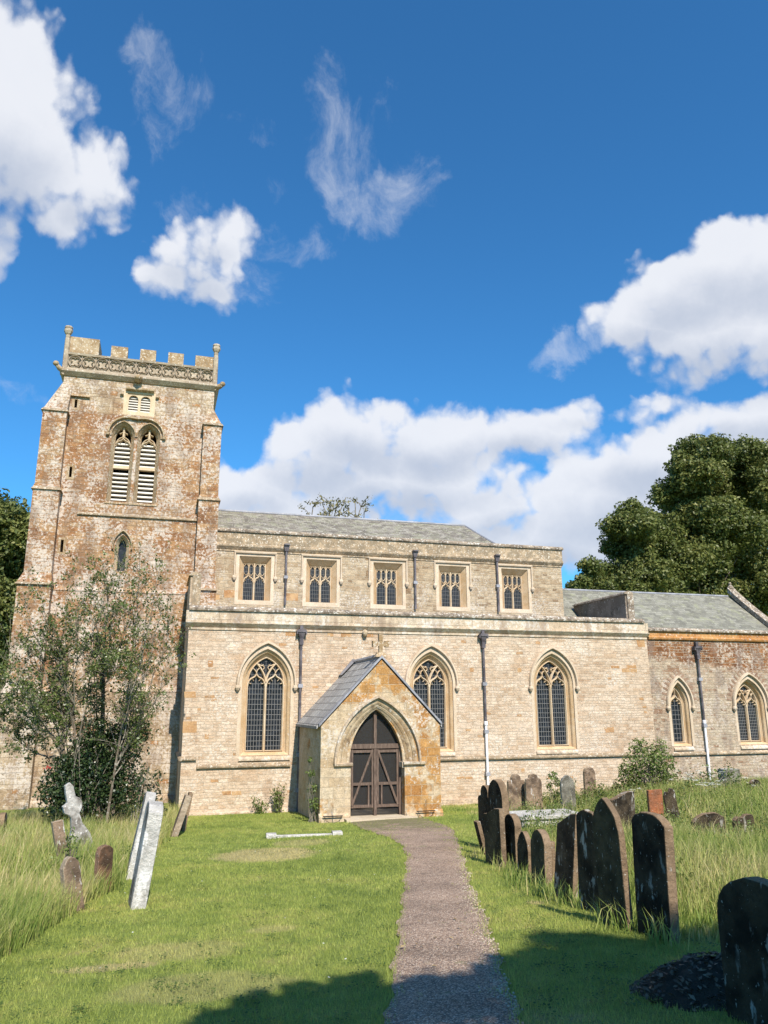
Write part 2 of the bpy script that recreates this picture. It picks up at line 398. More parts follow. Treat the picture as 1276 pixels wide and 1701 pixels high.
M['archstone'] = plain_stone('brown weathered arch stone', (.33, .22, .12), (.50, .39, .26), .35, dark=.45, dcol=(.15, .10, .06), bd=.012)
M['dressed'] = plain_stone('dressed honey stone', (.53, .39, .25), (.60, .48, .34), .05, bd=.003)
M['orange'] = plain_stone('orange jamb stone', (.47, .31, .165), (.56, .41, .26), .04, bd=.003)
M['parapet'] = masonry('weathered parapet stone', 1.15, .62, .005, [(0, (.50, .37, .25)), (.5, (.60, .48, .35)), (1, (.66, .56, .43))], (.3, .23, .16), warp=.004, rub=0, lichen=.5, lcol=(.68, .63, .57), lscale=10, stain=.75, scol=(.27, .19, .14), bd=.01)
M['coping'] = plain_stone('lichened coping stone', (.24, .185, .135), (.36, .285, .21), .50, lcol=(.66, .62, .56), dark=.7, dcol=(.11, .085, .065), bd=.012)
M['clparapet'] = plain_stone('mottled clerestory parapet', (.28, .20, .125), (.43, .32, .21), .45, lcol=(.62, .55, .46), dark=.85, dcol=(.20, .155, .105), sc=6, bd=.012)
M['frieze'] = plain_stone('carved grey frieze stone', (.30, .23, .165), (.42, .34, .25), .4, lcol=(.6, .55, .49), dark=.3, dcol=(.22, .17, .12), bd=.008)
M['merlon'] = plain_stone('merlon ironstone', (.27, .175, .09), (.40, .30, .19), .5, lcol=(.60, .54, .46), dark=.3, dcol=(.2, .15, .1), sc=6, bd=.012)
M['ironband'] = plain_stone('rusty ironstone band', (.32, .13, .035), (.45, .24, .09), .4, lcol=(.6, .5, .42), dark=.3, dcol=(.12, .06, .03), bd=.012)
M['shadewall'] = plain_stone('shade-toned trap wall stone', (.16, .125, .095), (.24, .19, .15), .2, dark=.3, bd=.01)  # shade on the wall's west face is put into this dark colour
M['louvre'] = plain_stone('pale louvre slats', (.54, .50, .44), (.64, .60, .54), .2, bd=.004)
M['lead'] = plain_stone('weathered lead', (.20, .20, .22), (.30, .30, .33), .1, rough=.55, bd=.002)
M['pipe'] = plain_stone('dark cast iron pipe', (.06, .05, .055), (.16, .14, .15), .05, lcol=(.3, .28, .3), rough=.5, bd=.001)
M['pipewhite'] = plain_stone('white painted pipe', (.74, .75, .80), (.80, .80, .84), .0, rough=.4, bd=.001)
M['step'] = plain_stone('worn step stone', (.46, .37, .26), (.55, .46, .34), .2, dark=.2, dcol=(.3, .23, .16), bd=.006)
M['pebble'] = plain_stone('tan pebble', (.34, .26, .19), (.5, .42, .33), 0)
def wood():
    m_, t, b, out = mat('weathered brown timber'); g = t.new('ShaderNodeNewGeometry'); P = g.outputs['Position']
    n = t.noise(t.vmath('MULTIPLY', P, (22, 22, 3)), 1.6, 6, .7); col = t.ramp(n, [(.3, (.055, .036, .027)), (.55, (.13, .088, .066)), (.8, (.28, .21, .165))])
    t.put(b.inputs['Base Color'], col); b.inputs['Roughness'].default_value = .7; bump(t, b, n, .003); return m_
M['wood'] = wood()
def slate(name, cols, bw=.3, bh=.2, moss=.3, mcol=(.30, .32, .22), mortar=.004, bd=.012):
    m_, t, b, out = mat(name); P, u, v = frame_uv(t)
    wn = t.vmath('SUBTRACT', t.noise(P, 4, 3, .6, col=True), (.5, .5, .5))
    uv = t.vmath('ADD', t.comb(u, v, 0), t.scale(wn, .03))
    n = t.new('ShaderNodeTexBrick'); n.offset = .5; t.put(n.inputs['Vector'], uv)
    t.put(n.inputs['Color1'], (0, 0, 0, 1)); t.put(n.inputs['Color2'], (1, 1, 1, 1)); t.put(n.inputs['Mortar'], (0, 0, 0, 1))
    t.put(n.inputs['Scale'], 1.0); t.put(n.inputs['Mortar Size'], mortar); t.put(n.inputs['Mortar Smooth'], .2); t.put(n.inputs['Brick Width'], bw); t.put(n.inputs['Row Height'], bh)
    r = t.sep(n.outputs['Color'])[0]; f = n.outputs['Fac']
    r2 = t.math('ADD', t.math('MULTIPLY', r, .6), t.math('MULTIPLY', t.noise(P, 1.6, 4, .6), .5))
    col = t.ramp(r2, [(.1, cols[0]), (.5, cols[1]), (.95, cols[2])])
    col = t.mix(1, col, t.ramp(t.noise(P, 25, 5, .7), [(.25, .7), (.75, 1.25)]), 'MULTIPLY')
    if moss:
        mm = t.smooth(t.noise(P, 2.6, 7, .72), .62-.18*moss, .72-.1*moss); col = t.mix(t.math('MULTIPLY', mm, .7), col, mcol)
        l2 = t.smooth(t.noise(P, 11, 5, .7), .60, .66); col = t.mix(t.math('MULTIPLY', l2, .6*moss*2), col, (.52, .50, .44))
    col = t.mix(t.math('MULTIPLY', f, .75), col, (.05, .05, .05))
    t.put(b.inputs['Base Color'], col); b.inputs['Roughness'].default_value = .6
    tri = t.math('SUBTRACT', 1, t.math('FRACT', t.math('DIVIDE', t.sep(uv)[1], bh)))
    bump(t, b, t.math('ADD', t.math('ADD', t.math('MULTIPLY', tri, .9), t.math('MULTIPLY', r, .4)), t.math('MULTIPLY', t.noise(P, 20, 4, .6), .4)), bd)
    return m_
M['naveslate'] = slate('mossy stone slates', [(.09, .077, .06), (.20, .172, .138), (.33, .30, .25)], .24, .16, .9, (.27, .26, .17))
M['chslate'] = slate('green grey slates', [(.12, .112, .088), (.20, .188, .15), (.28, .265, .215)], .28, .16, .6, (.27, .27, .16), .004)
M['porchslate'] = slate('grey porch slates', [(.19, .185, .18), (.29, .28, .27), (.38, .37, .35)], .36, .26, .25, (.33, .32, .26), .012, .05)
def glass():
    m_, t, b, out = mat('dark leaded glass'); g = t.new('ShaderNodeNewGeometry'); P = g.outputs['Position']
    t.put(b.inputs['Base Color'], t.ramp(t.voro(P, 9)[0], [(.2, (.006, .007, .009)), (.8, (.02, .023, .03))])); b.inputs['Roughness'].default_value = .35
    b.inputs['Specular IOR Level'].default_value = .22
    bump(t, b, t.noise(P, 8, 2, .5), .012); return m_
M['glass'] = glass()
def flat(name, c, rough=.7, spec=.3):
    m_, t, b, out = mat(name); g = t.new('ShaderNodeNewGeometry')
    n = t.noise(g.outputs['Position'], 20, 4, .6)
    t.put(b.inputs['Base Color'], t.mix(n, tuple(x*.8 for x in c), tuple(x*1.2 for x in c))); b.inputs['Roughness'].default_value = rough; return m_
M['cames'] = flat('grey window bars', (.16, .155, .15), .6)
M['void'] = flat('unlit interior', (.012, .011, .01))
M['iron'] = flat('black iron', (.02, .018, .016), .5)
M['interior'] = flat('limewashed porch interior', (.30, .25, .19))
def net():
    m_, t, b, out = mat('dark wire netting'); tr = t.new('ShaderNodeBsdfTransparent'); mx = t.new('ShaderNodeMixShader')
    b.inputs['Base Color'].default_value = (.03, .027, .025, 1); b.inputs['Roughness'].default_value = .6
    mx.inputs[0].default_value = .72; t.l.new(tr.outputs[0], mx.inputs[1]); t.l.new(b.outputs[0], mx.inputs[2]); t.l.new(mx.outputs[0], out.inputs[0]); return m_
M['net'] = net()

# ================================================================== CHURCH
CH = empty('church', (6, 26, 0), 'old cream and rusty ironstone church with battlemented tower and gabled porch', 'church')
YA, YC, YT, YP = 24.0, 28.0, 27.6, 20.64
# ---- windows ----------------------------------------------------------------
def glazing(parent, x0, x1, z0, z1, y, nv, nh, wbar=.012, archf=None):
    g = MB()
    for i in range(1, nv):
        x = x0+(x1-x0)*i/nv; zt = archf(x) if archf else z1
        g.box(x-wbar/2, x+wbar/2, y-.012, y, z0, zt)
    n = 1; dz = (z1-z0)/nh
    while z0+n*dz < z1-.02:
        z = z0+n*dz; a, b = x0, x1
        if archf:
            xs = np.linspace(x0, x1, 41); ok = [q for q in xs if archf(q) > z]
            if len(ok) < 3: break
            a, b = ok[0], ok[-1]
        g.box(a, b, y-.015, y-.003, z-wbar*.55, z+wbar*.55); n += 1
    return g
def archtop(cx, zs, w, h):
    R_ = (w*w+h*h)/(2*w)
    def f(x):
        d = abs(x-cx)
        if d >= w: return zs
        return zs+math.sqrt(max(0, R_*R_-(R_-w+d)**2))
    return f
def curve(a, b, c, n=8):
    a, b, c = Vector(a), Vector(b), Vector(c)
    return [tuple(a*(1-t)**2+b*2*t*(1-t)+c*t*t) for t in [i/n for i in range(n+1)]]
def ogee_head(tr, cx, zs, w, h, wb, y0, y1):
    """cusped ogee head of one light"""
    for s in (-1, 1):
        tr.bar(curve((cx+s*w, zs-.02), (cx+s*w*.98, zs+h*.50), (cx+s*w*.42, zs+h*.66))+curve((cx+s*w*.42, zs+h*.66), (cx+s*w*.1, zs+h*.76), (cx, zs+h))[1:], wb, y0, y1)
        # cusps
        tr.bar([(cx+s*w*.93, zs+h*.26), (cx+s*w*.60, zs+h*.16)], wb*.55, y0+.01, y1, .1)
        tr.bar([(cx+s*w*.50, zs+h*.60), (cx+s*w*.30, zs+h*.40)], wb*.5, y0+.01, y1, .1)
def big_window(cx, half, z0, zs, rise, lights, Y, lab=None, hood=True, depth=.24, splay=.17):
    fr = MB()
    o_in = arch(cx, zs, half, rise, 12, z0)
    o_out = arch(cx, zs, half+splay, rise+splay*1.35, 12, z0-.10)
    o_mid = arch(cx, zs, half+splay*.45, rise+splay*.6, 12, z0-.03)
    o_m2 = arch(cx, zs, half+splay*.52, rise+splay*.72, 12, z0-.04)
    o_rim = arch(cx, zs, half+splay+.10, rise+splay*1.35+.13, 12, z0-.10)
    fr.loft([offset3(o_out, Y-.004), offset3(o_out, Y+.03), offset3(o_m2, Y+depth*.40), offset3(o_m2, Y+depth*.50), offset3(o_mid, Y+depth*.55), offset3(o_mid, Y+depth*.72), offset3(o_in, Y+depth), offset3(o_in, Y+depth+.12)])
    # flush dressed margin round the opening
    w = fr.build('window', M['orange'], CH)
    rm = MB(); rm.loft([offset3(o_out, Y+.05), offset3(o_out, Y-.006), offset3(o_rim, Y-.006), offset3(o_rim, Y+.05)]); rm.build('margin', M['rim'], w)
    if lab: w['label'] = lab
    y0, y1 = Y+depth-.05, Y+depth+.09
    tr = MB()
    top = archtop(cx, zs, half, rise)
    g = MB(); yg = Y+depth+.07
    gl = MB(); gl.wall(arch(cx, zs, half+.03, rise+.03, 12, z0-.02), [], yg, yg+.02)
    if lights == 2:
        wb = .085; lw = half/2
        tr.bar([(cx, z0), (cx, zs+.02)], wb, y0, y1)
        for s in (-1, 1):
            tr.bar(curve((cx, zs), (cx+s*.02, zs+rise*.38), (cx+s*half*.50, zs+rise*.74)), wb*.8, y0, y1)      # Y branches
            ogee_head(tr, cx+s*lw, zs-.08, lw-.02, rise*.46, wb*.62, y0+.012, y1)
            tr.bar(curve((cx+s*half*.50, zs+rise*.36), (cx+s*half*.50, zs+rise*.52), (cx+s*half*.34, zs+rise*.56)), wb*.4, y0+.02, y1)
            tr.bar(curve((cx+s*half*.50, zs+rise*.36), (cx+s*half*.56, zs+rise*.50), (cx+s*half*.70, zs+rise*.55)), wb*.4, y0+.02, y1)
            tr.bar(curve((cx+s*half*.42, zs+rise*.72), (cx+s*half*.22, zs+rise*.62), (cx+s*half*.15, zs+rise*.70), 5), wb*.45, y0+.02, y1)
            tr.bar(curve((cx+s*half*.16, zs+rise*.52), (cx+s*half*.04, zs+rise*.58), (cx+s*half*.16, zs+rise*.66), 5), wb*.38, y0+.02, y1)
        nv, nh = 6, 15
        gr = MB()
        for s in (-1, 1):
            a, b = (cx+.04, cx+half-.01) if s > 0 else (cx-half+.01, cx-.04)
            q = glazing(None, a, b, z0, zs+rise*.36, yg, nv, nh, .013, archtop((a+b)/2, zs-.05, lw-.02, rise*.40)); gr.add(q.v, q.f)
        a = glazing(None, cx-half, cx+half, zs, zs+rise, yg, 8, 6, .008, top); gr.add(a.v, a.f)
    else:
        wb = .07
        ogee_head(tr, cx, zs-.05, half-.01, rise*.62, wb, y0+.012, y1)
        tr.bar([(cx, zs+rise*.56), (cx, zs+rise*.95)], wb*.5, y0+.02, y1)
        gr = glazing(None, cx-half, cx+half, z0, zs+rise, yg, 4, 12, .013, top)
    # thin inner rim
    rim = arch(cx, zs, half-.018, rise-.02, 12, z0+.01); tr.bar(rim+[rim[0], rim[1]], .05, y0+.01, y1)
    tr.build('tracery', M['dressed'], w)
    gl.build('glazing', M['glass'], w); gr.build('window_bars', M['cames'], w)
    # sill
    si = MB(); si.mould([(.05, z0-.24), (.05, z0-.19), (-.0, z0-.12), (-depth-.1, z0+.0), (-depth-.1, z0-.24)], cx-half-splay-.02, cx+half+splay+.02, Y)
    si.build('sill', M['parapet'], w)
    if hood:
        hm = MB(); hw, hr = half+splay+.13, rise+splay*1.35+.19
        pts = arch(cx, zs, hw, hr, 14); pts = [(pts[0][0], zs-.10)]+pts+[(pts[-1][0], zs-.10)]
        hm.bar(pts, .085, Y-.10, Y+.02, .55)
        for s in (-1, 1):
            hm.lathe((cx+s*hw, Y-.06, zs-.25), [(.01, 0), (.05, .04), (.085, .11), (.07, .17), (.04, .19)], 8)
        hm.build('hood_mould', M['rim'], w)
    return arch(cx, zs, half+splay-.005, rise+splay*1.35-.008, 12, z0-.095)
AZ0, AZS = 1.70, 3.70
holes = [big_window(cx, .57, AZ0, AZS, .80, 2, YA) for cx in (3.17, 8.47, 12.83)]
AISLE_X0, AISLE_X1 = .78, 16.60
door_hole = arch(5.80, 1.5, .55, .75, 10, .12)
a = MB(); a.wall([(AISLE_X0, -.4), (AISLE_X1, -.4), (AISLE_X1, 5.36), (AISLE_X0, 5.36)], holes+[door_hole], YA, YA+.6)
a.box(AISLE_X0, AISLE_X0+.5, YA+.601, 27.6, -.4, 5.9)      # west end wall
a.box(AISLE_X1-.5, AISLE_X1, YA+.601, 28.4, -.4, 5.9)
aw = a.build('aisle_wall', M['aisle'], CH)
d = MB(); d.wall(arch(5.80, 1.5, .56, .76, 10, .11), [], YA+.30, YA+.36)
for i in range(1, 6): d.box(5.24+i*.19, 5.25+i*.19, YA+.29, YA+.30, .13, 2.0)
d.build('inner_door', M['wood'], CH)
# footing course
f = MB(); f.mould([(.05, -.4), (.05, .16), (.0, .20), (0, -.4)], 7.5, AISLE_X1, YA); f.build('footing', M['aisle'], aw)
f = MB(); f.mould([(.09, -.4), (.09, .05), (.0, .09), (0, -.4)], AISLE_X0-.03, 4.1, YA)
f.build('footing', M['aisle'], aw)
STR = lambda z, p=.085: [(0, z), (p*.9, z+.02), (p, z+.06), (0, z+.13)]
s = MB(); s.mould(STR(1.26), 1.22, 3.95, YA); s.mould(STR(1.49), .72, 1.2, YA); s.mould(STR(1.32), 7.5, AISLE_X1+.3, YA); s.mould_y(STR(1.49), YA-.08, 27.5, AISLE_X0)
s.build('string_course', M['clparapet'], aw)
# parapet with cornice
p = MB()
p.mould([(0, 5.26), (.035, 5.27), (.035, 5.33), (0, 5.34)], AISLE_X0-.02, AISLE_X1, YA)
p.mould([(0, 5.345), (.03, 5.36), (.13, 5.47), (.13, 5.49), (.06, 5.50), (.06, 5.84), (-.3, 5.84), (-.3, 5.345)], AISLE_X0-.10, AISLE_X1+.06, YA)
par = p.build('aisle_parapet', M['parapet'], CH)
p = MB()
p.mould([(.0, 5.84), (.12, 5.845), (.13, 5.90), (.02, 6.0), (-.25, 6.03), (-.34, 5.98), (-.34, 5.845)], AISLE_X0-.02, AISLE_X1-.1, YA)
p.build('coping', M['coping'], par)
# end walls of the aisle roof standing above the parapet
for nm, x, y0, y1, mm in (('west_parapet_wall', .80, 25.0, 27.3, 'parapet'), ('east_parapet_wall', 16.67, 25.2, 29.0, 'shadewall')):
    e = MB(); e.box(x-.02, x+.26, y0, y1, 5.7, 7.06); o = e.build('end_wall', M[mm], CH)
    e = MB(); e.add([(x-.08, y0-.06, 7.06), (x+.32, y0-.06, 7.06), (x+.32, y1, 7.06), (x-.08, y1, 7.06), (x-.06, y0-.06, 7.12), (x+.12, y0-.06, 7.19), (x+.30, y0-.06, 7.12), (x-.06, y1, 7.12), (x+.12, y1, 7.19), (x+.30, y1, 7.12)],
                    [(0, 1, 6, 5, 4), (0, 4, 7, 3), (1, 2, 9, 6), (4, 5, 8, 7), (5, 6, 9, 8), (3, 7, 8, 9, 2), (0, 3, 2, 1)])
    e.box(x+.05, x+.31, y0-.05, y0-.002, 5.7, 7.055)
    e.build('coping', M['coping'] if mm == 'shadewall' else M['clparapet'], o)
# lean-to aisle roof (lead)
r = MB(); r.add([(AISLE_X0+.1, YA+.25, 5.80), (AISLE_X1, YA+.25, 5.80), (AISLE_X1, YC, 6.50), (AISLE_X0+.1, YC, 6.50), (AISLE_X0+.1, YC, 5.6), (AISLE_X1, YC, 5.6)], [(0, 1, 2, 3), (0, 3, 4), (1, 5, 2)])
r.build('aisle_roof', M['lead'], CH)

def blocks(lst, ox, oy, sc, Y, par_):
    for x0, x1, y0, y1 in lst:
        a_, b_ = atY(ox+x0/sc, oy+y1/sc, Y), atY(ox+x1/sc, oy+y0/sc, Y); k = MB()
        k.wall([(a_.x+random.uniform(0, .02), a_.z), (b_.x, a_.z+random.uniform(0, .015)), (b_.x-random.uniform(0, .02), b_.z), (a_.x, b_.z-random.uniform(0, .015))], [], Y-.004, Y+.05); k.build('ironstone_block', M['block'], par_)
M['block'] = plain_stone('rusty ironstone block', (.34, .175, .075), (.46, .29, .15), .25, dark=.35, dcol=(.22, .13, .07), bd=.012)
blocks([(500, 545, 190, 208), (690, 718, 190, 210), (750, 798, 192, 212), (852, 896, 194, 213), (150, 175, 318, 348), (42, 98, 458, 486), (135, 182, 475, 486), (35, 103, 592, 645), (135, 155, 650, 672), (212, 255, 906, 926), (257, 302, 906, 926), (622, 650, 432, 444)], 290, 980, 2.715, YA, aw)
blocks([(758, 788, 198, 225), (698, 728, 310, 326), (716, 755, 297, 310), (731, 758, 312, 326), (655, 688, 300, 310), (285, 300, 308, 325), (97, 112, 308, 325), (80, 100, 550, 558), (300, 312, 705, 722), (45, 75, 738, 748), (77, 108, 738, 748)], 740, 980, 2.381, YA, aw)
# ---- clerestory ---------------------------------------------------------------
CLX = (3.14, 5.61, 8.20, 10.84, 13.51)
holes = []
for cx in CLX:
    hw, z0, z1 = .41, 6.78, 8.13; sp = .17
    fr = MB(); o_in = rect(cx-hw, cx+hw, z0, z1); o_out = rect(cx-hw-sp, cx+hw+sp, z0-.04, z1+.22); o_rim = rect(cx-hw-sp-.12, cx+hw+sp+.12, z0-.20, z1+.30)
    fr.loft([offset3(o_out, YC-.005), offset3(o_out, YC+.02), offset3(o_in, YC+.27), offset3(o_in, YC+.36)])
    w = fr.build('clerestory_window', M['orange'], CH)
    rm = MB(); rm.loft([offset3(o_out, YC+.03), offset3(o_out, YC-.008), offset3(o_rim, YC-.008), offset3(o_rim, YC+.05)]); rm.build('margin', M['rim'], w)
    tr = MB(); y0, y1 = YC+.21, YC+.33
    tr.bar([(cx, z0), (cx, z1)], .075, y0, y1)
    for s_ in (-1, 1):
        lx = cx+s_*.205; zs = z1-.62
        ogee_head(tr, lx, zs-.06, .17, .26, .05, y0+.01, y1)
        tr.bar([(lx, zs+.17), (lx, z1)], .05, y0+.01, y1)
        for q in (-1, 1):
            tr.bar(curve((lx, zs+.20), (lx+q*.02, zs+.08), (lx+q*.17, zs+.05), 5), .035, y0+.02, y1)
            for e in (-1, 1):
                c2 = lx+q*.088; tr.bar(curve((c2+e*.07, z1-.12), (c2+e*.065, z1-.05), (c2, z1-.02), 4), .032, y0+.02, y1)
                tr.bar(curve((c2+e*.07, zs+.27), (c2+e*.05, zs+.20), (c2, zs+.17), 4), .028, y0+.02, y1)
    tr.bar([(cx-hw+.01, z0), (cx-hw+.01, z1-.02), (cx+hw-.01, z1-.02), (cx+hw-.01, z0)], .035, y0+.01, y1)
    tr.build('tracery', M['dressed'], w)
    g = MB(); g.box(cx-hw-.02, cx+hw+.02, YC+.29, YC+.31, z0-.02, z1+.02); g.build('glazing', M['glass'], w)
    g = glazing(None, cx-hw, cx+hw, z0, z1, YC+.289, 12, 9, .009); g.build('window_bars', M['cames'], w)
    hd = MB(); hx = .745
    hd.mould([(0, z1+.31), (.075, z1+.325), (.09, z1+.37), (0, z1+.42)], cx-hx-.03, cx+hx+.03, YC)
    for s_ in (-1, 1):
        hd.bar([(cx+s_*hx, z1+.33), (cx+s_*hx, z1-.50)], .07, YC-.07, YC+.02, .5)
        hd.lathe((cx+s_*hx, YC-.05, z1-.70), [(.01, 0), (.05, .03), (.085, .11), (.07, .18), (.03, .2)], 8)
    hd.build('hood_mould', M['rim'], w)
    holes.append(rect(cx-hw-sp+.004, cx+hw+sp-.004, z0-.036, z1+.216))
c = MB(); c.wall([(.9, 5.5), (15.62, 5.5), (15.62, 8.56), (.9, 8.56)], holes, YC, YC+.5)
c.box(15.12, 15.62, YC+.501, 34, 3, 8.9); c.box(.9, 15.62, 34.001, 34.5, 3, 8.9)
cw = c.build('clerestory_wall', M['clere'], CH)
blocks([(355, 515, 1195, 1300), (200, 305, 1260, 1330)], 330, 840, 8.507, YC, cw); blocks([(375, 460, 422, 468)], 380, 880, 3.9875, YC, cw)
p = MB()
p.mould([(0, 8.50), (.03, 8.51), (.03, 8.56), (0, 8.565)], .9, 15.64, YC)
p.mould([(0, 8.57), (.02, 8.58), (.10, 8.68), (.10, 8.74), (.03, 8.80), (.03, 9.22), (-.3, 9.22), (-.3, 8.57)], .9, 15.68, YC)
p.box(15.32, 15.66, YC+.301, 34, 8.905, 9.22)
o = p.build('clerestory_parapet', M['clparapet'], CH)
p = MB(); p.mould([(0, 9.22), (.09, 9.23), (.10, 9.28), (.02, 9.36), (-.25, 9.39), (-.33, 9.35), (-.33, 9.23)], .9, 15.72, YC); p.box(15.30, 15.72, YC+.331, 34, 9.225, 9.36)
p.build('coping', M['coping'], o)
# nave roof
r = MB(); rz, ry = 10.75, 31.0
r.add([(1.0, YC+.34, 9.25), (13.15, YC+.34, 9.25), (12.65, ry, rz), (1.0, ry, rz), (1.0, 33.8, 9.25), (13.15, 33.8, 9.25)], [(0, 1, 2, 3), (3, 2, 5, 4), (1, 5, 2), (0, 3, 4), (0, 4, 5, 1)])
nr = r.build('nave_roof', M['naveslate'], CH)
r = MB(); r.tube([(1.0, ry, rz+.0), (12.65, ry, rz+.0)], .07, 6); r.tube([(12.65, ry, rz), (13.15, YC+.34, 9.27)], .045, 6); r.build('ridge_tiles', M['lead'], nr)
# blocked square hole patches and stone heads
# ---- chancel ------------------------------------------------------------------
X1 = 26.3
holes = [big_window(17.74, .25, AZ0+.02, 3.04, .58, 1, YA+.03, splay=.13), big_window(20.74, .48, AZ0+.02, 3.02, .72, 2, YA+.03, splay=.14)]
c = MB(); c.wall([(AISLE_X1+.0, -.4), (X1, -.4), (X1, 5.26), (AISLE_X1+.0, 5.26)], holes, YA+.03, YA+.6)
c.box(X1-.5, X1, YA+.601, 34, -.4, 5.26)
cw = c.build('chancel_wall', M['chancel'], CH)
# relieving arches of dark voussoirs
for cx, zs, w_, h_, n in ((17.74, 3.04, .64, 1.12, 15), (20.74, 3.02, .92, 1.26, 19)):
    a_ = arch(cx, zs, w_, h_, n); v = MB()
    for i in range(1, len(a_)-1):
        p0 = Vector(a_[i]); dd = (Vector(a_[i+1])-Vector(a_[i-1])).normalized(); nn = Vector((dd.y, -dd.x))
        if i % 2: continue
        hw, hl = .035, .085+.02*random.random()
        q = [p0-dd*hw-nn*hl, p0+dd*hw-nn*hl, p0+dd*hw+nn*hl, p0-dd*hw+nn*hl]
        v.wall([(e.x, e.y) for e in q], [], YA+.020, YA+.05)
    v.build('relieving_arch', M['vouss'], cw)
s = MB(); s.mould(STR(1.30), AISLE_X1+.31, X1, YA+.03); s.build('string_course', M['clparapet'], cw)
p = MB(); p.mould([(0, 5.26), (.07, 5.29), (.09, 5.35), (.02, 5.40), (.02, 5.57), (-.3, 5.57), (-.3, 5.26)], AISLE_X1+.07, X1, YA+.03)
o = p.build('chancel_parapet', M['ironband'], CH)
p = MB(); p.mould([(0, 5.571), (.10, 5.58), (.11, 5.63), (0, 5.71), (-.33, 5.71), (-.33, 5.571)], AISLE_X1+.07, X1, YA+.03); p.build('coping', M['coping'], o)
RX0, RX1, RY, RZ = 15.63, 25.75, 30.5, 8.0
r = MB(); r.add([(RX0, 26.6, 5.09+.0), (RX1, 26.6, 5.09), (RX1, RY, RZ), (RX0, RY, RZ), (RX0, 34.4, 5.09), (RX1, 34.4, 5.09)], [(0, 1, 2, 3), (3, 2, 5, 4), (0, 3, 4), (1, 5, 2), (0, 4, 5, 1)])
cr_ = r.build('chancel_roof', M['chslate'], CH)
r = MB(); r.tube([(RX0, RY, RZ), (RX1, RY, RZ)], .06, 6); r.build('ridge_tiles', M['lead'], cr_)
r = MB(); r.box(16.9, X1-.3, YA+.35, 27.6, 5.3, 5.50); r.build('chapel_roof', M['lead'], CH)
g = MB(); gp = []
for i in range(15):
    y_ = 26.2+(RY-26.2)*i/14; gp.append((y_, RZ+.12-(RY-y_)*.745+.25*(1-i/14)**2*0+.16*(i/14)**6))
for (ya, za), (yb, zb) in zip(gp[:-1], gp[1:]):
    g.add([(RX1, ya, za-.1), (RX1+.4, ya, za-.1), (RX1+.4, yb, zb-.1), (RX1, yb, zb-.1), (RX1, ya, za+.14), (RX1+.4, ya, za+.14), (RX1+.4, yb, zb+.14), (RX1, yb, zb+.14)], [(0, 1, 5, 4), (4, 5, 6, 7), (2, 3, 7, 6), (1, 2, 6, 5), (3, 0, 4, 7), (0, 3, 2, 1)])
g.add([(RX1+.05, 26.2, 4.8), (RX1+.35, 26.2, 4.8), (RX1+.35, RY, RZ), (RX1+.05, RY, RZ), (RX1+.05, 34.5, 4.8), (RX1+.35, 34.5, 4.8)], [(0, 1, 2, 3), (3, 2, 5, 4), (0, 3, 4), (1, 5, 2)])
o = g.build('gable_coping', M['coping'], CH)
g = MB(); g.lathe((RX1+.2, RY, RZ+.2), [(.12, 0), (.09, .12), (.14, .2), (.12, .3), (.05, .34), (.07, .42), (.01, .5)], 8); g.build('finial', M['coping'], o)

# ---- tower --------------------------------------------------------------------
TX0, TX1 = -3.93, 1.33
belf = []
holes = []
for cx in (-1.77, -.885): holes.append(arch(cx, 12.42, .385, .52, 10, 10.0))
holes.append(rect(-1.74, -.88, 13.34, 14.08))
holes.append(arch(-1.50, 8.40, .23, .42, 8, 7.55))
slits = [(-3.45, 13.32, 13.64), (-3.40, 10.75, 11.14), (-3.44, 8.1, 8.54)]
for x, z0, z1 in slits: holes.append(rect(x-.05, x+.05, z0, z1))
t = MB(); t.wall([(TX0, 6.9), (TX1, 6.9), (TX1, 14.5), (TX0, 14.5)], holes, YT, YT+.9)
t.box(TX0, TX0+.9, YT+.901, 33, 6.9, 14.5); t.box(TX1-.9, TX1, YT+.901, 33, 6.9, 14.5); t.box(TX0+.901, TX1-.901, 32.1, 33, 6.9, 14.5)
t.box(TX0+.05, TX1-.05, YT+1.2, 32, 14.3, 14.49)
t.frustum((TX0-.10, TX1+.10, YT-.10, 33.1), 6.80, (TX0, TX1, YT, 33), 6.98)
t.box(TX0-.08, TX1+.08, YT-.08, 33.08, 3.62, 6.80)
t.frustum((TX0-.2, TX1+.2, YT-.2, 33.2), 3.5, (TX0-.08, TX1+.08, YT-.08, 33.08), 3.66)
t.box(TX0-.18, TX1+.18, YT-.18, 33.18, -.4, 3.5)
t.frustum((TX0-.30, TX1+.30, YT-.30, 33.3), .12, (TX0-.18, TX1+.18, YT-.18, 33.18), .26); t.box(TX0-.3, TX1+.3, YT-.3, 33.3, -.4, .12)
tw = t.build('tower_wall', M['tower'], CH)
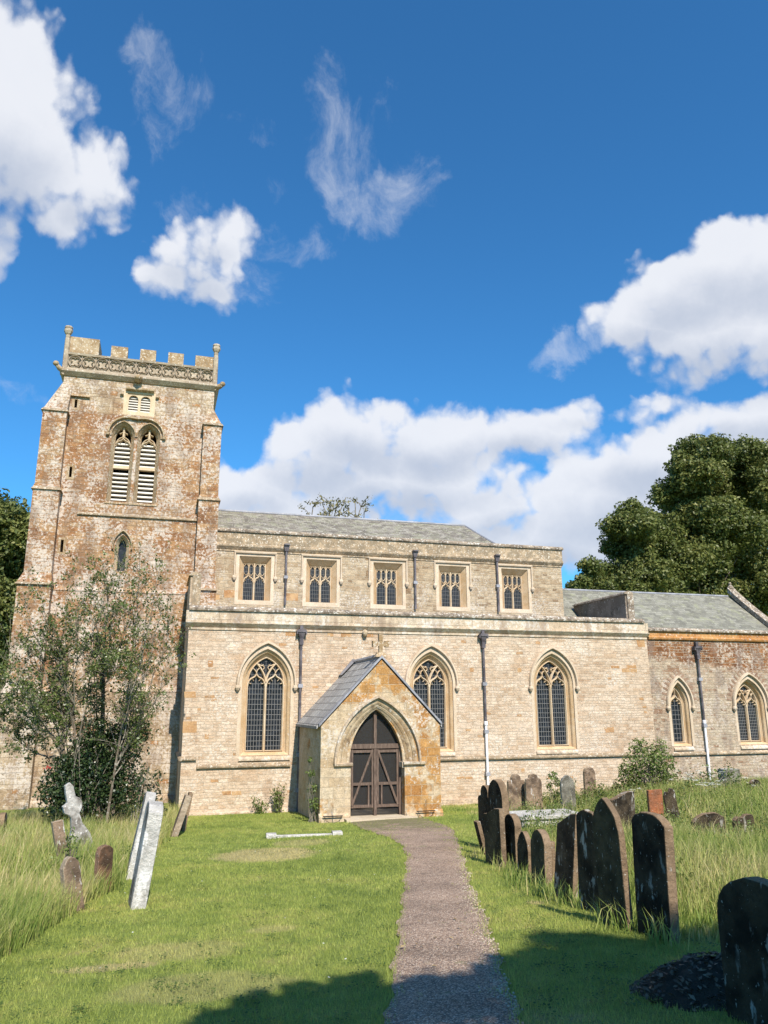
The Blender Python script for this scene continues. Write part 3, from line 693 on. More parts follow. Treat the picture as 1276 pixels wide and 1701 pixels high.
def buttress(xa, xb, yf, side, ztop):
    """clasping corner buttress; side -1 = projects west, +1 = east"""
    b = MB(); yb = yf+1.15; tx = TX0 if side < 0 else TX1
    b.box(xa, xb, yf, yb, 10.32, 13.05)
    if side < 0: b.frustum((xa, xb, yf, yb), 13.05, (tx-.01, tx+.32, YT-.005, yb-.2), ztop)
    else: b.frustum((xa, xb, yf, yb), 13.05, (tx-.2, tx+.01, YT-.005, yb-.2), ztop)
    o_, i_ = .05, .05
    b.frustum((xa-o_, xb+i_, yf-.06, yb+.05), 10.2, (xa, xb, yf, yb), 10.36)
    b.box(xa-o_+.02, xb+i_-.02, yf-.04, yb+.05, 7.15, 10.2)
    k = .16
    b.frustum((xa-k-.03, xb+k*.6, yf-k-.03, yb+.2), 6.95, (xa-.04, xb+.04, yf-.05, yb+.1), 7.3)
    b.box(xa-k, xb+k*.5, yf-k, yb+.2, 3.6, 6.95)
    b.frustum((xa-k-.12, xb+k*.6, yf-k-.12, yb+.2), 3.45, (xa-k, xb+k*.5, yf-k, yb+.2), 3.7)
    b.box(xa-k-.08, xb+k*.55, yf-k-.09, yb+.25, -.4, 3.45)
    o = b.build('buttress', M['tower'], CH)
    c = MB(); c.frustum((xa-.06, xb+.06, yf-.06, yb), 13.0, (xa, xb, yf, yb), 13.1); c.build('drip_course', M['clparapet'], o)
    c = MB(); c.frustum((xa-.09, xb+.09, yf-.10, yb), 10.15, (xa-.02, xb+.02, yf-.03, yb), 10.27)
    c.build('drip_course', M['clparapet'], o)
    c = MB(); c.frustum((xa-k-.08, xb+k*.7, yf-k-.08, yb+.2), 6.9, (xa-k, xb+k*.4, yf-k, yb+.2), 7.0)
    c.build('drip_course', M['clparapet'], o)
buttress(-4.44, -3.66, 27.22, -1, 14.25)
buttress(1.0, 1.64, 27.22, 1, 13.75)
s = MB(); s.mould([(0, 9.43), (.07, 9.45), (.07, 9.49), (0, 9.55)], -3.05, 1.0, YT)
s.build('string_course', M['clparapet'], tw); s = MB()
s.mould([(0, 13.72), (.10, 13.74), (.02, 13.84), (0, 13.85)], -3.64, -3.0, YT)
s.build('string_course', M['merlon'], tw)
t = MB(); t.box(TX0+.3, TX1-.3, YT+.95, YT+1.0, 7, 14.4); t.build('dark_backing', M['void'], tw)  # added near-black sheet, painted as the unlit inside behind the tower openings
# belfry window
w = MB()
for cx in (-1.77, -.885):
    o_out = arch(cx, 12.42, .38, .515, 10, 10.0); o_in = arch(cx, 12.42, .265, .38, 10, 10.04)
    o_mid = arch(cx, 12.42, .31, .43, 10, 10.02)
    w.loft([offset3(o_out, YT-.005), offset3(o_mid, YT+.12), offset3(o_mid, YT+.17), offset3(o_in, YT+.24), offset3(o_in, YT+.5)])
bw = w.build('belfry_window', M['merlon'], CH)
for cx in (-1.77, -.885):
    tr = MB(); tr.box(cx-.27, cx+.27, YT+.22, YT+.4, 11.27, 11.38); tr.build('transom', M['dressed'], bw); tr = MB()
    ogee_head(tr, cx, 12.12, .25, .30, .06, YT+.2, YT+.36)
    tr.bar(curve((cx-.25, 12.12), (cx-.22, 12.42), (cx, 12.45))+curve((cx, 12.45), (cx+.22, 12.42), (cx+.25, 12.12))[1:], .05, YT+.2, YT+.36)
    tr.bar([(cx, 12.42), (cx, 12.80)], .10, YT+.2, YT+.36)
    tr.bar([(cx-.14, 12.58), (cx, 12.64), (cx+.14, 12.58)], .045, YT+.21, YT+.36)
    tr.build('tracery', M['dressed'], bw)
for cx in (-1.77, -.885):
    z = 10.10; lv = MB()
    while z < 12.22:
        if z > 11.2 and z < 11.2+.160: lv.build('louvres', M['louvre'], bw); lv = MB()
        if abs(z-11.25) > .12: lv.frustum((cx-.26, cx+.26, YT+.26, YT+.48), z, (cx-.26, cx+.26, YT+.285, YT+.48), z+.062)
        z += .160
    lv.build('louvres', M['louvre'], bw)
h = MB(); hp = [(-2.28, 12.52), (-2.26, 12.66), (-2.18, 12.84), (-2.03, 13.0), (-1.82, 13.10), (-1.6, 13.13), (-1.33, 13.10), (-1.05, 13.13), (-.83, 13.10), (-.62, 13.0), (-.48, 12.84), (-.40, 12.66), (-.38, 12.52)]
h.bar(hp, .08, YT-.12, YT+.02, .6)
for cx in (-1.77, -.885):
    a_ = arch(cx, 12.42, .42, .56, 10); h.bar(a_, .055, YT-.05, YT+.02, .5)
for x in (-2.29, -.37): h.lathe((x, YT-.06, 12.38), [(.01, 0), (.06, .03), (.07, .1), (.03, .14)], 8)
h.build('hood_mould', M['merlon'], bw)
s = MB(); s.mould([(.03, 9.90), (.03, 9.95), (-.2, 10.05), (-.2, 9.9)], -2.2, -.45, YT); s.build('sill', M['merlon'], bw)
# upper two-light louvred window
w = MB(); w.wall(rect(-1.745, -.875, 13.335, 14.085), [arch(-1.52, 13.86, .165, .16, 6, 13.40), arch(-1.10, 13.86, .165, .16, 6, 13.40)], YT+.03, YT+.3)
w.wall(rect(-1.86, -.76, 13.25, 14.15), [rect(-1.735, -.885, 13.345, 14.075)], YT-.004, YT+.05)
uw = w.build('upper_window', M['dressed'], CH)
for cx in (-1.52, -1.10):
    lv = MB()
    for i in range(6):
        z = 13.43+i*.098; lv.frustum((cx-.165, cx+.165, YT+.10, YT+.25), z, (cx-.165, cx+.165, YT+.115, YT+.25), z+.044)
    lv.build('louvres', M['louvre'], uw)
h = MB(); h.mould([(0, 14.15), (.14, 14.20), (.15, 14.26), (0, 14.34)], -1.80, -.82, YT); h.lathe((-1.93, YT-.05, 13.94), [(.02, 0), (.07, .04), (.05, .1)], 7); h.lathe((-.70, YT-.05, 13.94), [(.02, 0), (.07, .04), (.05, .1)], 7); h.build('hood_mould', M['merlon'], uw)
# lancet
w = MB(); o_out = arch(-1.50, 8.40, .226, .412, 8, 7.555); o_in = arch(-1.50, 8.40, .13, .30, 8, 7.57)
w.loft([offset3(o_out, YT-.004), offset3(o_in, YT+.2), offset3(o_in, YT+.4)]); lw = w.build('lancet_window', M['dressed'], CH)
g = MB(); g.box(-1.7, -1.3, YT+.30, YT+.32, 7.5, 8.9); g.build('glazing', M['glass'], lw)
h = MB(); a_ = arch(-1.50, 8.40, .31, .56, 8); h.bar([(a_[0][0], 8.3)]+a_+[(a_[-1][0], 8.3)], .06, YT-.10, YT+.02, .5); h.build('hood_mould', M['merlon'], lw)
for x, z0, z1 in slits:
    w = MB(); w.wall(rect(x-.13, x+.13, z0-.08, z1+.08), [rect(x-.045, x+.045, z0+.005, z1-.005)], YT-.006, YT+.2); w.build('slit_window', M['merlon'], CH)
# cornice, frieze, battlements
p = MB()
PX0, PX1 = TX0-.04, TX1+.04
p.mould([(0, 14.50), (.05, 14.51), (.17, 14.64), (.17, 14.70), (.10, 14.74), (.06, 14.76), (.0, 14.76)], PX0-.1, PX1+.1, YT)
p.mould_y([(0, 14.50), (.05, 14.51), (.17, 14.64), (.17, 14.70), (.06, 14.76), (0, 14.76)], YT-.1, 33.1, TX0)
p.mould_y([(0, 14.50), (.05, 14.51), (.17, 14.64), (.17, 14.70), (.06, 14.76), (0, 14.76)], YT-.1, 33.1, TX1, 1)
for (a0, a1, b0, b1) in ((PX0, PX1, YT+.03, YT+.35), (PX0, PX0+.35, YT+.351, 33), (PX1-.35, PX1, YT+.351, 33), (PX0+.351, PX1-.351, 32.65, 33)):
    p.box(a0, a1, b0, b1, 14.76, 15.40)
pp = p.build('parapet', M['frieze'], CH)
q = MB(); n = 11; L = (PX1-PX0-.24); x0 = PX0+.12; un = L/n; ya, yb = YT-.045, YT+.04
q.mould([(-.03, 14.76), (.05, 14.765), (.05, 14.82), (-.03, 14.82)], PX0, PX1, YT); q.mould([(-.03, 15.33), (.05, 15.33), (.07, 15.40), (-.03, 15.43)], PX0, PX1, YT)
for i in range(n):
    cx, cz, R_ = x0+un*(i+.5), 15.075, un*.47
    ring = [(cx+R_*1.0*math.cos(a2), cz+R_*1.08*math.sin(a2)) for a2 in [2*PI*k/20 for k in range(21)]]; q.bar(ring, .035, ya, yb)
    for k in range(4):
        th = PI/4+k*PI/2; lx, lz, rl = cx+R_*.46*math.cos(th), cz+R_*.5*math.sin(th), R_*.36
        q.bar([(lx+rl*math.cos(th+e), lz+rl*math.sin(th+e)) for e in np.linspace(-2.1, 2.1, 9)], .026, ya+.01, yb, .2)
    q.bar([(cx+un/2, 14.80), (cx+un/2, 15.35)], .03, ya+.02, yb)
q.build('quatrefoil_frieze', M['frieze'], pp)
def merlon(xa, xb, ztop, depth=.34, hip=0, face=YT):
    m_ = MB(); m_.box(xa, xb, face+.05, face+.05+depth, 15.405, ztop-.09); 
    o = m_.build('merlon', M['merlon'], pp)
    c = MB()
    if hip: c.frustum((xa-.04, xb+.04, face, face+.1+depth), ztop-.25, (xa+.10, xb-.10, face+.25, face+depth-.1), ztop+.05)
    else:
        c.box(xa-.04, xb+.04, face, face+.10+depth, ztop-.089, ztop-.05)
        c.add([(xa-.04, face, ztop-.05), (xb+.04, face, ztop-.05), (xb+.04, face+.1+depth, ztop-.05), (xa-.04, face+.1+depth, ztop-.05), (xa-.02, face+.05+depth/2, ztop+.03), (xb+.02, face+.05+depth/2, ztop+.03)], [(0, 1, 5, 4), (2, 3, 4, 5), (0, 4, 3), (1, 2, 5)])
    return o
merlon(-3.94, -2.86, 16.16, 1.15, 1)
for xa, xb in ((-2.44, -1.86), (-1.42, -.86), (-.42, .14), (.57, 1.27)): merlon(xa, xb, 15.98)
for k in range(5):   # north side and flanks
    y_ = YT+1.1+k*.98
    for X_ in (PX1-.17,) if k == 0 else (PX0+.17, PX1-.17):
        m_ = MB(); m_.box(X_-.17, X_+.17, y_, y_+.55, 15.405, 15.9); m_.build('merlon', M['merlon'], pp)
for x, y in ((PX0+.03, YT), (PX1-.05, YT)):
    q = MB(); z0 = 14.62 if x < 0 else 14.6
    q.lathe((x, y, z0), [(.10, 0), (.09, 1.30), (.075, 1.34), (.09, 1.42), (.07, 1.45), (.115, 1.51), (.15, 1.59), (.155, 1.66), (.12, 1.69), (.145, 1.74), (.13, 1.79), (.06, 1.81)], 8)
    q.build('pinnacle', M['frieze'], pp)
for pts, r_ in (([(TX0-.0, YT, 14.66), (TX0-.16, YT-.14, 14.70), (TX0-.28, YT-.24, 14.82)], (.11, .09, .06)), ([(TX1, YT, 14.62), (TX1+.16, YT-.14, 14.64), (TX1+.27, YT-.24, 14.70)], (.11, .10, .08)), ([(-1.41, YT, 14.62), (-1.41, YT-.25, 14.6), (-1.41, YT-.38, 14.55)], (.16, .15, .10))):
    q = MB(); q.tube(pts, r_, 8); e = pts[-1]; q.lathe((e[0], e[1], e[2]-.08), [(.02, 0), (.08, .03), (.11, .09), (.08, .16), (.02, .19)], 8); q.build('gargoyle', M['merlon'], pp, smooth=True)

# ---- porch --------------------------------------------------------------------
PXA, PXB, PCX, ZE, ZG = 4.19, 7.50, 5.85, 2.50, 4.24
ACX = 5.74
jw, zi = .74, 1.55
out_arch = arch(ACX, zi, 1.10, 1.60, 14)
hole = [(ACX-jw, .0), (ACX+jw, .0), (ACX+jw, zi)]+out_arch+[(ACX-jw, zi)]
p = MB()
p.wall([(PXA, -.4), (PXB, -.4), (PXB, ZE), (PCX, ZG), (PXA, ZE)], [[(a_, max(b_, -.35)) for a_, b_ in hole]], YP, YP+.16)
in_hole = arch(ACX, zi, jw, 1.38, 14, 0)
p.wall([(PXA, -.4), (PXB, -.4), (PXB, ZE), (PCX, ZG), (PXA, ZE)], [in_hole], YP+.161, YP+.46)
p.box(PXA, PXA+.42, YP+.461, YA, -.4, ZE-.02); p.box(PXB-.42, PXB, YP+.461, YA, -.4, ZE-.02)
pw = p.build('porch_wall', M['porch'], CH)
r = MB()
for i_, (w1, h1, ya, yb) in enumerate(((1.10, 1.60, YP-.003, YP+.05), (.99, 1.52, YP+.05, YP+.10), (.92, 1.46, YP+.10, YP+.155))):
    w2, h2 = w1-.10, h1-.09
    A1, A2 = arch(ACX, zi, w1, h1, 14), arch(ACX, zi, w2, h2, 14)
    r.loft([offset3(A1, ya), offset3(A1, ya+.001), offset3([( (a_[0]+b_[0])/2, (a_[1]+b_[1])/2) for a_, b_ in zip(A1, A2)], ya+.015), offset3(A2, ya+.045), offset3(A2, yb+.06)], closed=False)
r.build('arch_order', M['archstone'], pw)
r = MB(); a_ = arch(ACX, zi, 1.17, 1.70, 16); r.bar(a_, .075, YP-.09, YP+.02, .6)
r.mould([(0, zi-.09), (.08, zi-.05), (.09, zi), (0, zi+.02)], 4.55, ACX-jw+.04, YP); r.mould([(0, zi-.09), (.08, zi-.05), (.09, zi), (0, zi+.02)], ACX+jw-.04, 7.05, YP)
r.box(ACX+jw-.06, ACX+jw-.003, YP+.01, YP+.44, zi-.14, zi); r.build('hood_mould', M['parapet'], pw)
# plinth offset at the foot of the porch front
r = MB(); r.mould([(.06, -.4), (.06, .26), (0, .34), (0, -.4)], PXA-.03, ACX-jw-.02, YP); r.build('footing', M['porch'], pw); r = MB(); r.mould([(.06, -.4), (.06, .26), (0, .34), (0, -.4)], ACX+jw+.02, PXB+.03, YP); r.build('footing', M['porch'], pw)
# roof
r = MB(); th = .07
def slope(sx, y0, y1, over=.10):
    xe = PXA-over if sx < 0 else PXB+over; dx = abs(PCX-xe); ze = ZG+.10-dx*(ZG-ZE)/(PCX-PXA)
    r.add([(xe, y0, ze), (xe, y1, ze), (PCX, y1, ZG+.10), (PCX, y0, ZG+.10), (xe, y0, ze-th), (xe, y1, ze-th), (PCX, y1, ZG+.10-th), (PCX, y0, ZG+.10-th)], [(0, 1, 2, 3), (4, 7, 6, 5), (0, 4, 5, 1), (0, 3, 7, 4), (1, 5, 6, 2)])
slope(-1, YP+.10, YA-.005); slope(1, YP+.10, YA-.005)
pr = r.build('porch_roof', M['porchslate'], CH)
r = MB()
for sx in (-1, 1):
    xe = PXA-.06 if sx < 0 else PXB+.05; dx = abs(PCX-xe); ze = ZG+.11-dx*(ZG-ZE)/(PCX-PXA)
    r.add([(xe, YP-.05, ze-.06), (PCX, YP-.05, ZG+.05), (PCX, YP-.05, ZG+.12), (xe, YP-.05, ze+.01), (xe, YP+.16, ze-.06), (PCX, YP+.16, ZG+.05), (PCX, YP+.16, ZG+.12), (xe, YP+.16, ze+.01)], [(0, 1, 2, 3), (7, 6, 5, 4), (3, 2, 6, 7), (0, 4, 5, 1), (0, 3, 7, 4)])
r.build('verge', M['lead'], pr)
r = MB(); r.tube([(PCX, YP+.15, ZG+.11), (PCX, YA, ZG+.11)], .07, 6); r.add([(PCX-.45, YA-.02, ZG-.30), (PCX-.45, YA-.50, ZG-.30), (PCX, YA-.50, ZG+.16), (PCX, YA-.02, ZG+.22)], [(0, 1, 2, 3)]); r.build('ridge_lead', M['lead'], pr)
# stone cross
r = MB(); r.frustum((5.68, 6.02, YP-.02, YP+.24), ZG+.08, (5.74, 5.96, YP+.05, YP+.17), ZG+.2)
r.box(5.80, 5.90, YP+.06, YP+.16, ZG+.18, ZG+.62); r.box(5.67, 6.03, YP+.063, YP+.157, ZG+.38, ZG+.49)
for cx, cz in ((5.67, ZG+.435), (6.03, ZG+.435), (5.85, ZG+.62)): r.box(cx-.055, cx+.055, YP+.055, YP+.165, cz-.085, cz+.085)
r.build('gable_cross', M['merlon'], pw)
# porch inside: floor, side benches, step
r = MB(); r.box(PXA+.421, PXB-.421, YP+.2, YA-.01, -.2, .20); r.build('porch_floor', M['step'], CH)
r = MB(); r.box(ACX-.92, ACX+.98, YP-.34, YP+.19, -.3, .205); r.build('step', M['step'], CH)
for xa, xb in ((PXA+.43, PXA+.72), (PXB-.72, PXB-.43)):
    r = MB(); r.box(xa, xb, YP+.62, YA-.05, .201, .60); r.build('porch_bench', M['step'], CH)
# gates
YG = YP+.33
g0 = MB(); g0.box(ACX-.035, ACX+.045, YG-.05, YG+.03, .205, 2.86); g0.box(ACX-jw+.02, ACX+jw-.02, YG-.06, YG+.03, 1.90, 2.02)
g0.box(ACX-jw+.0, ACX-jw+.075, YG-.04, YG+.03, .205, 1.895); g0.box(ACX+jw-.075, ACX+jw, YG-.04, YG+.03, .205, 1.895)
gf = g0.build('gate_frame', M['wood'], CH)
for s_ in (-1, 1):
    xa, xb = (ACX-jw+.085, ACX-.045) if s_ < 0 else (ACX+.055, ACX+jw-.085)
    g = MB(); yy = (YG-.035, YG+.01)
    g.box(xa, xa+.05, *yy, .40, 1.88); g.box(xb-.05, xb, *yy, .40, 1.88)
    for z in (.44, 1.0, 1.83): g.box(xa+.051, xb-.051, *yy, z-.035, z+.035)
    ix = xb-.13 if s_ < 0 else xa+.13; g.box(ix-.022, ix+.022, *yy, .476, .964)
    o0, o1 = ((xa+.02, .46), (xb-.02, 1.86)) if s_ < 0 else ((xb-.02, .46), (xa+.02, 1.86))
    g.bar([o0, o1], .055, YG-.05, YG-.037)
    gt = g.build('gate', M['wood'], CH)
    n_ = MB(); n_.add([(xa, YG+.02, .22), (xb, YG+.02, .22), (xb, YG+.02, 1.87), (xa, YG+.02, 1.87)], [(0, 1, 2, 3)]); n_.build('netting', M['net'], gt)
n_ = MB(); tp = archtop(ACX, zi, jw, 1.38); xs = np.linspace(ACX-jw+.01, ACX+jw-.01, 17)
n_.add([(x, YG+.02, 2.0) for x in xs]+[(x, YG+.02, max(2.0, tp(x))) for x in xs], [(i, i+1, i+18, i+17) for i in range(16)]); n_.build('netting', M['net'], gf)
r = MB(); r.wall([(PXA+.3, 2.0), (PXB-.3, 2.0), (PXB-.3, 2.4), (PCX, 4.1), (PXA+.3, 2.4)], [], YA-.3, YA-.28)

# ---- downpipes ------------------------------------------------------------------
def downpipe(x, ztop, zbot, Y, white_below=None, hopper=1, off=.09, r_=.038, joints=()):
    p = MB(); p.tube([(x, Y-off, ztop), (x, Y-off, zbot if white_below is None else white_below)], r_, 10)
    o = p.build('downpipe', M['pipe'], CH, smooth=False)
    h = MB()
    if hopper == 1:
        h.frustum((x-.055, x+.055, Y-off-.06, Y-.01), ztop-.22, (x-.11, x+.11, Y-off-.10, Y-.005), ztop-.04); h.box(x-.125, x+.125, Y-off-.12, Y-.004, ztop-.039, ztop+.05)
        h.box(x-.06, x+.06, Y-off-.06, Y-.01, ztop-.42, ztop-.221)
        for s_ in (-1, 1): h.box(x+s_*.14-.02, x+s_*.14+.02, Y-off-.10, Y-.01, ztop-.10, ztop+.02)
        h.box(x-.05, x+.05, Y-.12, Y-.002, ztop+.061, ztop+.20)
    else:
        h.frustum((x-.06, x+.06, Y-off-.06, Y-.01), ztop-.20, (x-.11, x+.11, Y-off-.10, Y-.005), ztop+.02); h.box(x-.10, x+.10, Y-off-.16, Y-.004, ztop+.021, ztop+.07)
    h.build('hopper', M['pipe'], o)
    for z in joints:
        b = MB(); b.box(x-.072, x+.072, Y-off-.05, Y-.004, z-.055, z+.055); b.build('bracket', M['lead'], o)
    if white_below is not None:
        p = MB(); p.tube([(x, Y-off, white_below), (x, Y-off, zbot)], r_*1.05, 10); p.lathe((x, Y-off, white_below-.05), [(.055, 0), (.06, .02), (.06, .1), (.05, .12)], 10); p.build('lower_pipe', M['pipewhite'], o)
downpipe(4.19, 5.28, .0, YA, joints=(3.62, 1.6, .6))
downpipe(10.28, 5.28, .1, YA, 2.45, joints=(3.7, 2.2, .9))
downpipe(18.62, 5.02, .1, YA+.03, 2.42, joints=(3.9, 2.3))
downpipe(4.26, 8.78, 6.6, YC, hopper=2, joints=(7.62,), r_=.04)
downpipe(9.27, 8.80, 6.6, YC, hopper=2, joints=(7.62,), r_=.04)
downpipe(12.72, 8.80, 6.6, YC, hopper=2, joints=(7.62,), r_=.04)
# small carved head on the cornice
q = MB(); q.lathe((6.23, YA-.10, 5.14), [(.01, 0), (.06, .04), (.09, .12), (.08, .2), (.02, .24)], 8); q.build('carved_head', M['merlon'], par, smooth=True)

# ================================================================== GROUND
def np_mesh(name, V, F, mat_, tint=None, origin=(0, 0, 0), nv=None):
    me = bpy.data.meshes.new(name); V = np.asarray(V, np.float32)-np.asarray(origin, np.float32); F = np.asarray(F, np.int32)
    k = F.shape[1]
    me.vertices.add(len(V)); me.vertices.foreach_set('co', V.ravel())
    me.loops.add(F.size); me.loops.foreach_set('vertex_index', F.ravel())
    me.polygons.add(len(F)); me.polygons.foreach_set('loop_start', np.arange(0, F.size, k, dtype=np.int32))
    me.polygons.foreach_set('loop_total', np.full(len(F), k, np.int32))
    if tint is not None:
        a = me.attributes.new('tint', 'FLOAT', 'POINT'); a.data.foreach_set('value', np.asarray(tint, np.float32))
    me.update(calc_edges=True); me.materials.append(mat_)
    o = bpy.data.objects.new(name, me); COL.objects.link(o); o.location = origin; o['_org'] = tuple(float(q) for q in origin); return o
def child(o, parent):
    o.parent = parent; po = Vector(parent.get('_org', (0, 0, 0))); o.location = Vector(o['_org'])-po; return o
def pxline(pts):
    g = [gpt(*p) for p in pts]; g.sort(key=lambda p: p.y); return np.array([p.y for p in g]), np.array([p.x for p in g])
pLy, pLx = pxline([(628, 1760), (640, 1700), (650, 1640), (660, 1560), (667, 1500), (673, 1450), (676, 1425), (670, 1408), (655, 1396), (622, 1384), (600, 1377)])
pRy, pRx = pxline([(880, 1760), (862, 1701), (845, 1640), (828, 1590), (812, 1540), (795, 1500), (780, 1460), (772, 1430), (762, 1400), (752, 1378), (745, 1374)])
pLy = np.r_[-8, pLy, 20.6]; pLx = np.r_[-1.2, pLx, 4.9]; pRy = np.r_[-8, pRy, 20.6]; pRx = np.r_[.2, pRx, 6.9]
def wob(y, s): return .022*np.sin(y*4.3+s)+.016*np.sin(y*11.7+2*s)+.010*np.sin(y*23+s*3)
def pathL(y): return np.interp(y, pLy, pLx)+wob(y, 1)
def pathR(y): return np.interp(y, pRy, pRx)+wob(y, 4)
lLy, lLx = pxline([(0, 1600), (60, 1560), (110, 1528), (150, 1500), (200, 1475), (235, 1445), (262, 1410), (285, 1388), (305, 1362)])
rLy, rLx = pxline([(1190, 1575), (1135, 1560), (1062, 1545), (990, 1515), (930, 1490), (880, 1468), (835, 1440), (805, 1412), (792, 1372), (775, 1350)])
def leftlong(x, y): return x < np.interp(y, lLy, lLx, left=lLx[0]-.0)+wob(y, 2)-np.clip(8-y, 0, 8)*.25
def rightlong(x, y): return x > np.interp(y, rLy, rLx, left=rLx[0]+.3)+wob(y, 3)+np.clip(6.4-y, 0, 8)*.8
CHURCH_BOX = [(-4.9, 27.0, 1.9, 34.5), (.7, 23.9, 27, 34.5), (4.1, 20.5, 7.6, 24)]
def outside(x, y):
    ok = np.ones(np.shape(x), bool)
    for a, b, c, d in CHURCH_BOX: ok &= ~((x > a) & (x < c) & (y > b) & (y < d))
    return ok

def grass_col(t, P, tint=None):
    big = t.noise(P, .6, 4, .6); med = t.noise(P, 3.4, 5, .7)
    f = t.math('ADD', t.math('ADD', t.math('MULTIPLY', big, 1.0), t.math('MULTIPLY', med, .75)), -.34)
    if tint is not None: f = t.math('ADD', f, t.math('MULTIPLY', t.math('SUBTRACT', tint, .5), .30))
    return f
def straw_mask(t, P):
    x, y, z = t.sep(P); w = t.noise(P, 2.5, 4, .6)
    def blob(cx, cy, rx, ry, s=1.0):
        dx = t.math('DIVIDE', t.math('SUBTRACT', x, cx), rx); dy = t.math('DIVIDE', t.math('SUBTRACT', y, cy), ry)
        q = t.math('ADD', t.math('MULTIPLY', dx, dx), t.math('MULTIPLY', dy, dy))
        return t.math('MULTIPLY', t.smooth(t.math('ADD', q, t.math('MULTIPLY', t.math('SUBTRACT', w, .5), 1.6)), 1.25, .55), s)
    out = None
    for px, py, rx, ry, s in ((440, 1420, .95, 1.0, .9), (500, 1400, .6, .6, .55), (180, 1608, .42, .12, .8), (300, 1580, .6, .35, .4), (890, 1500, .10, .12, .9), (450, 1545, .25, .15, .45), (340, 1640, .7, .4, .4), (700, 1388, .3, .25, .5)):
        g = gpt(px, py); b_ = blob(g.x, g.y, rx, ry, s); out = b_ if out is None else t.math('MAXIMUM', out, b_)
    return out
def mat_ground():
    m_, t, b, out = mat('mown grass ground'); g = t.new('ShaderNodeNewGeometry'); P = g.outputs['Position']
    f = grass_col(t, P)
    col = t.ramp(f, [(.25, (.13, .18, .035)), (.5, (.21, .26, .055)), (.68, (.29, .30, .075)), (.85, (.34, .29, .12))])
    col = t.mix(1, col, t.ramp(t.noise(P, 60, 3, .7), [(.3, .65), (.7, 1.3)]), 'MULTIPLY')
    col = t.mix(t.math('MULTIPLY', straw_mask(t, P), .85), col, (.46, .37, .18))
    t.put(b.inputs['Base Color'], col); bump(t, b, t.noise(P, 70, 4, .7), .03); return m_
M['ground'] = mat_ground()
def mat_grass(name, stops, straw=True, transl=.35):
    m_, t, b, out = mat(name); g = t.new('ShaderNodeNewGeometry'); P = g.outputs['Position']
    at = t.new('ShaderNodeAttribute', attribute_name='tint'); f = grass_col(t, P, at.outputs['Fac'])
    col = t.ramp(f, stops)
    if straw: col = t.mix(t.math('MULTIPLY', straw_mask(t, P), .85), col, (.60, .49, .25))
    t.put(b.inputs['Base Color'], col); b.inputs['Roughness'].default_value = .55
    tr = t.new('ShaderNodeBsdfTranslucent'); t.put(tr.inputs[0], col); mx = t.new('ShaderNodeMixShader'); mx.inputs[0].default_value = transl
    t.l.new(b.outputs[0], mx.inputs[1]); t.l.new(tr.outputs[0], mx.inputs[2]); t.l.new(mx.outputs[0], out.inputs[0]); return m_
M['lawn'] = mat_grass('mown grass blades', [(.2, (.19, .25, .05)), (.42, (.31, .36, .08)), (.6, (.39, .44, .105)), (.78, (.50, .50, .14)), (.95, (.60, .50, .22))], transl=.45)
M['tall'] = mat_grass('tall seeding grass', [(.2, (.13, .20, .04)), (.42, (.25, .32, .07)), (.6, (.40, .41, .13)), (.75, (.58, .49, .23)), (.95, (.72, .59, .34))], False, .4)
def leafmat(name, c0, c1, c2, transl=.3, rough=.5, spec=.35):
    m_, t, b, out = mat(name); at = t.new('ShaderNodeAttribute', attribute_name='tint')
    col = t.ramp(at.outputs['Fac'], [(0, c0), (.5, c1), (1, c2)])
    t.put(b.inputs['Base Color'], col); b.inputs['Roughness'].default_value = rough; b.inputs['Specular IOR Level'].default_value = spec
    tr = t.new('ShaderNodeBsdfTranslucent'); t.put(tr.inputs[0], col); mx = t.new('ShaderNodeMixShader'); mx.inputs[0].default_value = transl
    t.l.new(b.outputs[0], mx.inputs[1]); t.l.new(tr.outputs[0], mx.inputs[2]); t.l.new(mx.outputs[0], out.inputs[0]); return m_
M['bigleaf'] = leafmat('lime tree leaves', (.05, .075, .017), (.125, .145, .036), (.28, .27, .08))
M['darkleaf'] = leafmat('dark evergreen leaves', (.012, .025, .01), (.028, .05, .016), (.08, .11, .035), .15, .35)
M['holly'] = leafmat('holly leaves', (.03, .055, .014), (.10, .135, .032), (.25, .27, .09), .3, .35, .4)
M['shrub'] = leafmat('light shrub leaves', (.06, .10, .02), (.13, .18, .04), (.25, .28, .09), .35)
M['autumn'] = leafmat('thin yellowing leaves', (.12, .11, .04), (.22, .19, .07), (.34, .28, .11), .3)
M['petal'] = leafmat('white umbel flowers', (.6, .6, .5), (.7, .7, .62), (.8, .8, .74), .3)
M['berry'] = leafmat('red berries', (.35, .02, .02), (.5, .03, .03), (.6, .06, .05), .0)
M['bark'] = plain_stone('grey brown bark', (.10, .075, .05), (.20, .16, .12), .25, lcol=(.34, .33, .28), bd=.01)
M['twig'] = plain_stone('pale twig bark', (.13, .11, .08), (.24, .21, .165), .2, lcol=(.4, .38, .33), bd=.002)
